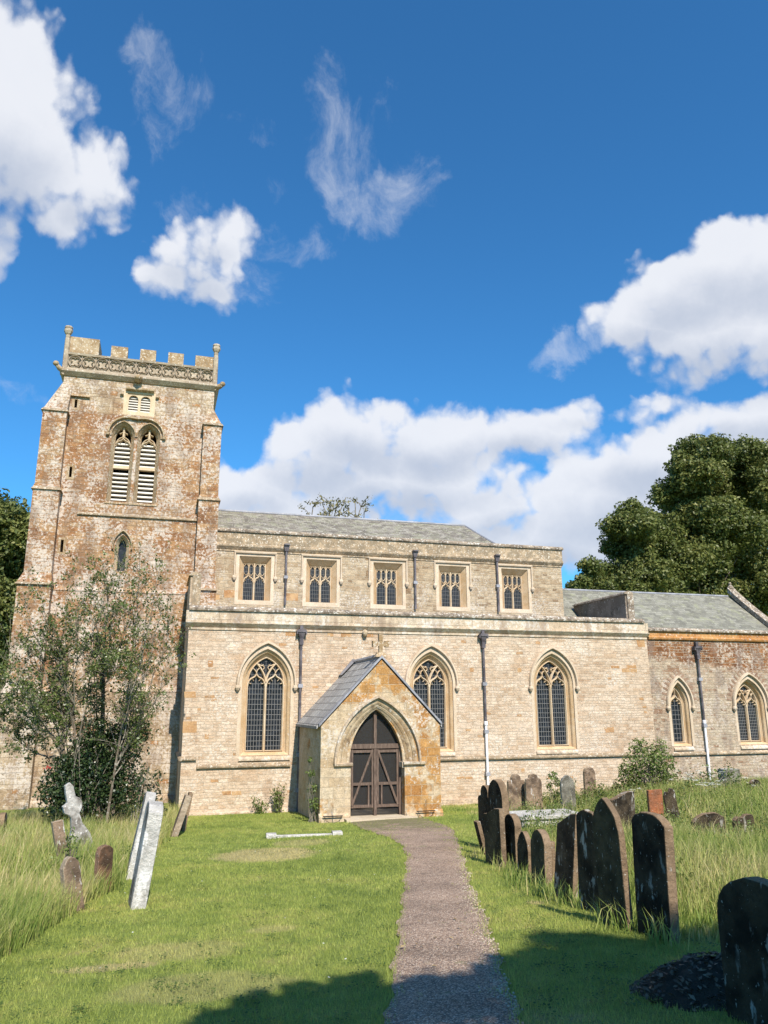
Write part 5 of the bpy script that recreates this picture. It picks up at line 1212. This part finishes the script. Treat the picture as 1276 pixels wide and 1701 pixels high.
def headstone(label, base, w, th, h, style='round', m_='gdark', lean=(0, 0), rz=0, group='gravestones', name='headstone', bev=.012, rough=.006):
    """slab: thickness along local x, width along local y"""
    pr_ = profile(style, w, h); rr = random.Random(hash(label) % 999 if False else int(w*1000+h*777)); pr_ = [(y+rr.uniform(-rough, rough), z+(rr.uniform(-rough, rough) if z > 0 else 0)) for y, z in pr_]
    mb = MB(); flat_ = pr_
    tris = geometry.tessellate_polygon([[Vector((p[0], p[1], 0)) for p in flat_]]); n = len(flat_)
    vs = [(0, p[0], p[1]) for p in flat_]+[(th, p[0], p[1]) for p in flat_]; fs = [(i, (i+1) % n, (i+1) % n+n, i+n) for i in range(n)]
    mb.add(vs, fs+[tuple(range(n)), tuple(range(2*n-1, n-1, -1))])
    o = mb.build(name, M[m_], None, (0, 0, 0), bevel=bev); o.location = base; o['_org'] = tuple(base)
    o.rotation_euler = (rad(lean[1]), rad(lean[0]), rad(rz)); return tag(o, label, 'gravestone', group)
def row_stone(label, u, v, uf, ue, vt, style, m_='gdark', lean=(0, 0), minw=.45, rz=0, name='headstone', yoff=0):
    P = gpt(u, v); P2 = atX(uf, v-20, P.x); w = max(minw, min(.95, P2.y-P.y)); th = max(.07, (atY(ue, v, P.y).x-P.x)); mid = P.y+w*.45; h = atY(u*.6+uf*.4, vt, mid).z-P.z
    return headstone(label, (P.x, P.y, P.z-.02), w, th, h+.02, style, m_, lean, rz, 'dark headstones in the row beside the path', name)
row_stone('big shade-darkened headstone with low rounded top at the near end of the row', 1116, 1568, 1058, 1132, 1349, 'segment', 'gdark', (1.5, 0), rz=0)
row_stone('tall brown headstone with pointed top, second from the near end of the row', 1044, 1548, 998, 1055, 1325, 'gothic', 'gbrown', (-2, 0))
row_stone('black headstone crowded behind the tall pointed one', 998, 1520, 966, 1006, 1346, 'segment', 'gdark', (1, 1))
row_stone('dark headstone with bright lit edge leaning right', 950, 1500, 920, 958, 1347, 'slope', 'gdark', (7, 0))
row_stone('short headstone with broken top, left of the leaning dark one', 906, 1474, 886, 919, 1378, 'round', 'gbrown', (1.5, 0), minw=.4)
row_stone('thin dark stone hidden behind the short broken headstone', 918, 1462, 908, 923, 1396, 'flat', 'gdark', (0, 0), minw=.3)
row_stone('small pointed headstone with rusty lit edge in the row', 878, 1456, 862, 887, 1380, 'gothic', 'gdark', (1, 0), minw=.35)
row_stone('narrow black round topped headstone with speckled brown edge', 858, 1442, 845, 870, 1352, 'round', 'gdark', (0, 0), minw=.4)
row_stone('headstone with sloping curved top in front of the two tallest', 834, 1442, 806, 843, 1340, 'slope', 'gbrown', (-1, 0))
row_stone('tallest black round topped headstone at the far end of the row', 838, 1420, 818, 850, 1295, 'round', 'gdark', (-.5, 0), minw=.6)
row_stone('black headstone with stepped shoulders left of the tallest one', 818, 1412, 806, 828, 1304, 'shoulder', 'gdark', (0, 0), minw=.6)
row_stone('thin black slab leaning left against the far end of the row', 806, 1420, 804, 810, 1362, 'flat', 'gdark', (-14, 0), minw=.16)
def px_stone(label, u0, u1, vb, vt, style, m_, th=.10, lean=(0, 0), rz=90, Yd=None, name='headstone', group='gravestones scattered by the church'):
    """stone facing the camera side: width across the picture"""
    P = gpt(u0, vb) if Yd is None else atY(u0, vb, Yd); P.z = ghf(P.x, P.y)-.02
    w = (atY(u1, vb, P.y).x-P.x); h = atY((u0+u1)/2, vt, P.y).z-P.z
    o = headstone(label, (P.x+(w if rz == 90 else 0), P.y, P.z), w, th, h, style, m_, (0, 0), 0, group, name)
    o.rotation_euler = (rad(lean[0]), rad(lean[1]), rad(rz)); return o
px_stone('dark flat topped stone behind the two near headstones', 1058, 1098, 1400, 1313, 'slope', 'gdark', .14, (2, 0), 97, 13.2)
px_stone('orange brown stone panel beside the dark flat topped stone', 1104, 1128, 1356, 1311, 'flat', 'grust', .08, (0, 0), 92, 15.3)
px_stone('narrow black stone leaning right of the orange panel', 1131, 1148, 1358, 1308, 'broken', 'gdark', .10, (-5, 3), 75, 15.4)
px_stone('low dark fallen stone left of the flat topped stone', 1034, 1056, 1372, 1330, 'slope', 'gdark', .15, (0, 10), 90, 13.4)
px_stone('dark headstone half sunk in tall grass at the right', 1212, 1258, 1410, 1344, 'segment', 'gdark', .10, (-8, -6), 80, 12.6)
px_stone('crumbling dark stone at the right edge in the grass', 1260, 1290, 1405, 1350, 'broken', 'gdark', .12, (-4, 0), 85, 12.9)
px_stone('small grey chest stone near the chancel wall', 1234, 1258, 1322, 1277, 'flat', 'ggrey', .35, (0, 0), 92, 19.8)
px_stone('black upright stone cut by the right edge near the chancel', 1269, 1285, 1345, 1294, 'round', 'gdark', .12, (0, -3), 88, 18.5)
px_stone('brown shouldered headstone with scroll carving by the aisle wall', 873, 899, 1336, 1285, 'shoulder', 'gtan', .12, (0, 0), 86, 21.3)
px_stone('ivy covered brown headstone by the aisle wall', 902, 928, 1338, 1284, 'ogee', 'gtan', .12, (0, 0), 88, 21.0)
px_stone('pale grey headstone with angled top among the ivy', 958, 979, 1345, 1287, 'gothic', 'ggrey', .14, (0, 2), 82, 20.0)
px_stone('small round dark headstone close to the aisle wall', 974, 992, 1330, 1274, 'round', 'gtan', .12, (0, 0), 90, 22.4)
bush('ivy', 'ivy spilling over the top of the brown headstone', 'ivy', [(918, 1290, 9), (926, 1300, 9), (912, 1305, 7), (924, 1320, 8)], 20.9, 3500, .08, 'shrub', 2, spread=.1)
bush('ivy_shrub', 'leafy green clump between the brown and pale grey headstones', 'bush', [(945, 1302, 12), (940, 1320, 12), (952, 1325, 12), (935, 1335, 9)], 20.6, 3500, .08, 'shrub', 3, spread=.15)
bush('weed_clump', 'green weeds behind the pale grey headstone', 'bush', [(990, 1310, 14), (1005, 1318, 12), (978, 1322, 10)], 21.5, 2200, .08, 'shrub', 3)
# near bottom right stone
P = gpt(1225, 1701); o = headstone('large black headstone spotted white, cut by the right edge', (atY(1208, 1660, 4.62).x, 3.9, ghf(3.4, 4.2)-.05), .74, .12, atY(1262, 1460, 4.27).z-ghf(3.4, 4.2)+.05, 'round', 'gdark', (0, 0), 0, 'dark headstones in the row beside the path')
# low mound of soil and leaves in the shade
g0 = gpt(1165, 1650); mc = (g0.x+.12, g0.y+.02)
vs, NR, NA = [], 10, 40
for i in range(NR+1):
    for k in range(NA):
        q = i/NR; a_ = 2*PI*k/NA; ex = (.62+.05*math.sin(3*a_+1))*q; ey = (.50+.05*math.sin(4*a_))*q; x_, y_ = mc[0]+ex*math.cos(a_), mc[1]+ey*math.sin(a_)
        vs.append((x_, y_, ghf(x_, y_)-.02+.22*(1-q*q)**1.3+(random.gauss(0, .008) if q < 1 else 0)))
F = [(i*NA+k, i*NA+(k+1) % NA, (i+1)*NA+(k+1) % NA, (i+1)*NA+k) for i in range(NR) for k in range(NA)]
M['soil'] = plain_stone('dark damp soil', (.035, .026, .018), (.075, .055, .038), .0, bd=.04)
o = np_mesh('mound', vs, F, M['soil']); tag(o, 'low dark mound of soil and dead leaves by the near headstone', 'mound')
n = 700; aa, qq = RNG.uniform(0, 2*PI, n), np.sqrt(RNG.uniform(0, 1, n))*.98
P = np.stack([mc[0]+.6*qq*np.cos(aa), mc[1]+.48*qq*np.sin(aa)], -1); zz = gh(P[:, 0], P[:, 1])+.005+.22*(1-qq**2)**1.3
M['litter'] = leafmat('dead brown leaves', (.05, .03, .02), (.11, .07, .04), (.22, .16, .10), .1)
o = leaves('leaf_litter', np.c_[P, zz], .05, M['litter'], None, up=1.6); tag(o, 'dead leaves lying over the dark mound', 'leaves', kind='stuff')
# left group
def lean_stone(label, ub, vb, ut, vt, w, th, style, m_, fb=0, rz=0, Yd=None, flip=0):
    P = gpt(ub, vb) if Yd is None else atY(ub, vb, Yd); P.z = min(P.z, ghf(P.x, P.y)); T_ = atY(ut, vt, P.y); h = (T_-P).length; ang = math.degrees(math.atan2(T_.x-P.x, T_.z-P.z))
    ox = w/2 if abs(rz) > 45 else 0
    o = headstone(label, (P.x, P.y, P.z-.03), w, th, h+.03, style, m_, (0, 0), 0, 'leaning pale headstones left of the lawn')
    from mathutils import Euler
    Rl = Matrix.Rotation(rad(ang), 4, 'Y')@Matrix.Rotation(rad(fb), 4, 'X')@Matrix.Rotation(rad(rz), 4, 'Z')
    if abs(rz) > 45: # centre the width on the base point
        Rl = Rl@Matrix.Translation((0, -w/2, 0))
    o.matrix_world = Matrix.Translation((P.x, P.y, P.z-.03))@Rl; return o
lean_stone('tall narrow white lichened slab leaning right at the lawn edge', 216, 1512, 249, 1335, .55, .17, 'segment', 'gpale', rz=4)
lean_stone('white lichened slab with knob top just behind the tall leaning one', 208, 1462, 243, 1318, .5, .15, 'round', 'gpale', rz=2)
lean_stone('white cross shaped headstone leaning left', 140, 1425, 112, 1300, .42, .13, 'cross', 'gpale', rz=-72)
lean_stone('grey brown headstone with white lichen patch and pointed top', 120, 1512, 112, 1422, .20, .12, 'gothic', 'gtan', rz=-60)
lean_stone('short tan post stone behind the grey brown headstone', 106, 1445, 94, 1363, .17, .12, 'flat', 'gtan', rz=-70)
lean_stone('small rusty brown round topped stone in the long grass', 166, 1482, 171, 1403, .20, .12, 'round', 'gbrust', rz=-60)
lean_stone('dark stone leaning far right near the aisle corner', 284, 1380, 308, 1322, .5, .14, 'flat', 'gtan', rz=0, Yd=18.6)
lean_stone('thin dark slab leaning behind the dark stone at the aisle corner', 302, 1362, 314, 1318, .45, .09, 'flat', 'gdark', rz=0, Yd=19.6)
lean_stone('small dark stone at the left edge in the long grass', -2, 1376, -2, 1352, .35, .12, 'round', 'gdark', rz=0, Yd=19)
bush('bindweed', 'green climber between the cross and the tan stones', 'plant', [(118, 1385, 10), (124, 1400, 10), (112, 1410, 8), (128, 1425, 8), (150, 1470, 12), (140, 1490, 12), (165, 1485, 8)], 12.4, 3500, .05, 'shrub', 3, spread=.2)
# chest tomb and kerb
P = gpt(868, 1375); P2 = atY(968, 1368, P.y)
t_ = MB(); t_.box(0, P2.x-P.x, 0, .85, -.2, .16); o = t_.build('ledger_tomb', M['gpale'], None); o.location = P; o['_org'] = tuple(P); tag(o, 'low whitewashed flat tomb behind the row of headstones', 'tomb')
c = MB(); c.box(-.06, P2.x-P.x+.06, -.06, .91, .161, .25); c.build('top_slab', M['gpale'], o, tuple(P), bevel=.02)
for p_ in o.children: p_.location = (0, 0, 0); 
o.children[0].data.transform(Matrix.Translation(P))
A, B_ = gpt(437, 1388), gpt(574, 1389); B_.y = A.y*.35+B_.y*.65; A.y = B_.y+.15
k = MB(); dv = (B_-A); L = dv.length; k.box(0, L, -.05, .05, -.1, .09); o = k.build('grave_kerb', M['gpale'], None, bevel=.01); o.location = A; o.rotation_euler = (0, 0, math.atan2(dv.y, dv.x)); o['_org'] = tuple(A)
tag(o, 'long low grey kerb with square end blocks lying in the lawn', 'kerb')
for x_ in (-.02, L-.2):
    c = MB(); c.box(x_, x_+.22, -.11, .11, -.1, .13); q = c.build('end_block', M['gpale'], o, (0, 0, 0), bevel=.012); q.location = (0, 0, 0)
# boot scrapers
for (u, v, lab) in ((553, 1362, 'black iron boot scraper left of the porch entrance'), (708, 1356, 'black iron boot scraper right of the porch entrance')):
    c = atY(u, v, YP-.12); z0 = ghf(c.x, c.y); b = MB(); b.box(-.26, .26, -.008, .008, .14, .165)
    b.tube([(-.22, 0, .14), (-.18, 0, .05), (-.08, 0, .0), (.08, 0, .0), (.18, 0, .05), (.22, 0, .14)], .007, 6); b.tube([(0, 0, -.1), (0, 0, .42)], .006, 6)
    o = b.build('boot_scraper', M['iron'], None); o.location = (c.x, c.y, z0); tag(o, lab, 'boot scraper', 'boot scrapers at the porch')
# flowers
def umbels(lst, Yr, label):
    P = []
    for u, v in lst:
        y = Yr+random.uniform(-1.2, 1.2); c = atY(u, v, y)
        for k in range(26): a_ = random.uniform(0, 2*PI); r = random.uniform(0, .085); P.append((c.x+r*math.cos(a_), c.y+r*math.sin(a_), c.z+random.gauss(0, .008)))
    o = leaves('umbel_flowers', np.array(P), .030, M['petal'], None, up=2.5, asp=.9); return tag(o, label, 'flowers', kind='stuff')
umbels([(random.gauss(1160, 28), random.gauss(1293, 9)) for k in range(34)]+[(1050, 1312), (1063, 1310), (1041, 1318), (1238, 1292), (1252, 1305), (1243, 1300), (1160, 1332), (1170, 1330), (1200, 1282)], 18.5, 'flat white flower heads scattered over the weeds by the chancel')
bush('weed_clump', 'rank weeds with white flowers below the chancel wall', 'bush', [(1150, 1300, 20), (1180, 1290, 20), (1210, 1285, 18), (1130, 1315, 16), (1190, 1310, 22), (1225, 1300, 18), (1165, 1325, 20), (1205, 1325, 20), (1245, 1320, 18)], 19.5, 1500, .08, 'shrub', 6, spread=1.2)
def stalks(n, x0, x1, y0, y1, cond, lab):
    x, y = RNG.uniform(x0, x1, n), RNG.uniform(y0, y1, n); k = cond(x, y) & outside(x, y); x, y = x[k], y[k]; m_ = len(x)
    blades('seed_stalks', x, y, RNG.uniform(.35, .78, m_), RNG.uniform(.004, .008, m_), M['tall'], .75, RNG.uniform(.8, 1.6, m_), 2, (.1, 0), label=lab)
stalks(2600, -5, 1.2, 6.5, 22, leftlong, 'bleached grass stalks standing above the grass at the left')
stalks(2600, 5, 18, 7, 23, lambda x, y: x > np.interp(y, rLy, rLx)+.8, 'bleached grass stalks among the right hand stones')
def undergrowth(n, x0, x1, y0, y1, cond, hmax, lab, per=70, ls=.05, rc=.22):
    x, y = RNG.uniform(x0, x1, n), RNG.uniform(y0, y1, n); k = cond(x, y) & outside(x, y); x, y = x[k], y[k]; P, T = [], []
    for a_, b_ in zip(x, y):
        h = hmax*RNG.uniform(.35, 1.0); m_ = int(per*RNG.uniform(.5, 1.5)); q = RNG.normal(0, rc*.5, (m_, 2)); z = h*RNG.uniform(.25, 1, m_)*np.exp(-(q**2).sum(1)/(rc*rc)*.6)
        P.append(np.c_[a_+q[:, 0], b_+q[:, 1], gh(a_+q[:, 0], b_+q[:, 1])+z]); T.append(RNG.normal(RNG.uniform(.2, .9), .15, m_))
    o = leaves('undergrowth', np.concatenate(P), ls, M['shrub'], None, tint=np.concatenate(T), up=.8); return tag(o, lab, 'undergrowth', kind='stuff')
undergrowth(1900, 5.2, 21, 7.5, 23.7, lambda x, y: x > np.interp(y, rLy, rLx)+1.2, .46, 'tangled nettles and leafy weeds among the right hand stones')
undergrowth(90, -5, 1, 7, 23, leftlong, .38, 'leafy weeds in the long grass at the left', 60)
# coarse grass tufts between the row of stones
X_, Y_ = [], []
for u, v in ((862, 1472), (850, 1460), (905, 1490), (960, 1508), (1000, 1530), (1030, 1545), (888, 1482), (835, 1448), (1100, 1570), (930, 1500), (790, 1425)):
    g = gpt(u, v); X_ += list(RNG.normal(g.x, .10, 60)); Y_ += list(RNG.normal(g.y, .12, 60))
X_, Y_ = np.array(X_), np.array(Y_); blades('grass_tufts', X_, Y_, RNG.uniform(.08, .34, len(X_)), np.full(len(X_), .010), M['tall'], .8, RNG.normal(.3, .3, len(X_)), 2, label='longer grass tufts at the feet of the row of headstones')
n = 130; y = RNG.uniform(4.6, 19, n); u_ = RNG.uniform(0, 1, n)**2; x = np.where(RNG.uniform(0, 1, n) > .5, pathL(y)+u_*.5, pathR(y)-u_*.5); M['litter2'] = leafmat('fallen tan leaves', (.12, .08, .04), (.26, .18, .09), (.40, .30, .15), .1)
o = leaves('fallen_leaves', np.c_[x, y, gh(x, y)+.035], .045, M['litter2'], None, up=3.0); tag(o, 'scattered dead leaves along both sides of the path', 'leaves', kind='stuff')
# pebbles on the right edge of the path
n = 700; y = RNG.uniform(4.6, 14, n); x = pathR(y)-np.abs(RNG.normal(0, .12, n))*1.0+.02; s = RNG.uniform(.004, .011, n); z = gh(x, y)+.015
b8 = np.array([(-1, -1, -.6), (1, -1, -.5), (1.1, .9, -.6), (-.9, 1, -.6), (-.6, -.7, .6), (.7, -.6, .5), (.6, .7, .6), (-.7, .6, .5)]); an = RNG.uniform(0, 6.3, n)
Rz = np.stack([np.stack([np.cos(an), -np.sin(an)], -1), np.stack([np.sin(an), np.cos(an)], -1)], 1)
V = np.repeat(b8[None], n, 0)*s[:, None, None]; V[:, :, :2] = np.einsum('nij,nkj->nki', Rz, V[:, :, :2]); V += np.stack([x, y, z], -1)[:, None]
F = (np.arange(n)[:, None, None]*8+np.array([(0, 3, 2, 1), (4, 5, 6, 7), (0, 1, 5, 4), (1, 2, 6, 5), (2, 3, 7, 6), (3, 0, 4, 7)])[None]).reshape(-1, 4)
o = np_mesh('gravel', V.reshape(-1, 3), F, M['pebble']); tag(o, 'pale loose pebbles along the right edge of the path', 'gravel', kind='stuff')
# fallen petals and small yellow flowers in the lawn
n = 60; xx, yy = RNG.uniform(-.6, 4.4, n), RNG.uniform(6, 16, n); k = (~leftlong(xx, yy)) & (xx < pathL(yy)-.1); P = np.c_[xx[k], yy[k], gh(xx[k], yy[k])+.04]
o = leaves('daisies', P, .022, M['petal'], None, up=3, asp=1); tag(o, 'tiny pale flowers dotted over the left lawn', 'flowers', kind='stuff')

# ================================================================== TREES BEHIND THE CAMERA (their shade falls on the foreground)
k_ = 1/math.tan(SUN_EL)
def shade_clump(x, y, h, r):       # a clump at height h whose shade falls on ground point x, y
    gz_ = ghf(x, y); d = (h-gz_); return (x+math.sin(SUN_AZ)*d*k_, y-math.cos(SUN_AZ)*d*k_, h, r)
def shade_tree(label, spots, base):
    cl = [shade_clump(x, y, h, r) for x, y, h, r in spots]
    return clump_tree('churchyard_tree', base, cl, .13, 150, label, group='trees behind the viewer', trunk_r=.28, sub=3)
edge = [(gpt(u, v).x, gpt(u, v).y, h_, r_) for u, v, h_, r_ in ((352, 1692, 7.2, .13), (348, 1712, 7.4, .2), (412, 1668, 7.6, .15), (425, 1690, 7.8, .24), (470, 1680, 8, .16), (500, 1655, 8, .15), (525, 1650, 7.5, .2), (590, 1632, 8.2, .22), (610, 1628, 8.4, .16), (700, 1628, 8, .12), (735, 1640, 8, .16), (800, 1612, 8.5, .15), (845, 1598, 8.5, .2), (905, 1562, 9, .22), (935, 1556, 9, .2), (985, 1560, 9, .25))]+[(.62+.27*i_+random.uniform(-.08, .08), 5.75+random.uniform(-.12, .38)+.12*math.sin(i_*1.9), random.uniform(7, 9.5), random.uniform(.13, .26)) for i_ in range(11)]
shade_tree('leafy tree behind the viewer shading the path and near lawn', edge+[(2.95+.3*i_, 6.3+random.uniform(-.2, .45), random.uniform(8, 10), random.uniform(.15, .3)) for i_ in range(8)]+[(1.15, 5.58, 7.5, .42), (1.6, 5.53, 8.0, .5), (2.2, 5.58, 7.8, .55), (.75, 5.13, 7.6, .45), (2.7, 5.73, 8.4, .5), (1.5, 4.63, 8.2, .8), (2.6, 4.53, 8.6, 1.0), (.6, 4.23, 8, .7), (1.7, 3.23, 8.4, 1.2), (.4, 2.83, 8, .9), (3.1, 3.43, 9.0, 1.2), (1.5, 1.28, 8.8, 1.3)], (1.2, -5.5, 1.5))
shade_tree('broad leafy tree behind the viewer shading the near headstones', [(3.4, 5.9, 8.6, .6), (4.0, 5.85, 9.0, .8), (4.9, 5.9, 9.2, .8), (3.5, 5.0, 8.6, .9), (4.6, 4.9, 9.2, 1.1), (5.8, 5.9, 9.6, 1.0), (6.0, 4.6, 9.4, 1.2), (3.9, 3.9, 9, 1.1), (5.2, 3.5, 9.6, 1.3), (4.3, 2.4, 9.4, 1.3), (6.8, 3.6, 10, 1.3), (5.8, 2.2, 10, 1.3), (7.2, 5.6, 10, 1.0)], (5.3, -6.5, 1.5))
for o in bpy.data.objects:
    if '_org' in o: del o['_org']
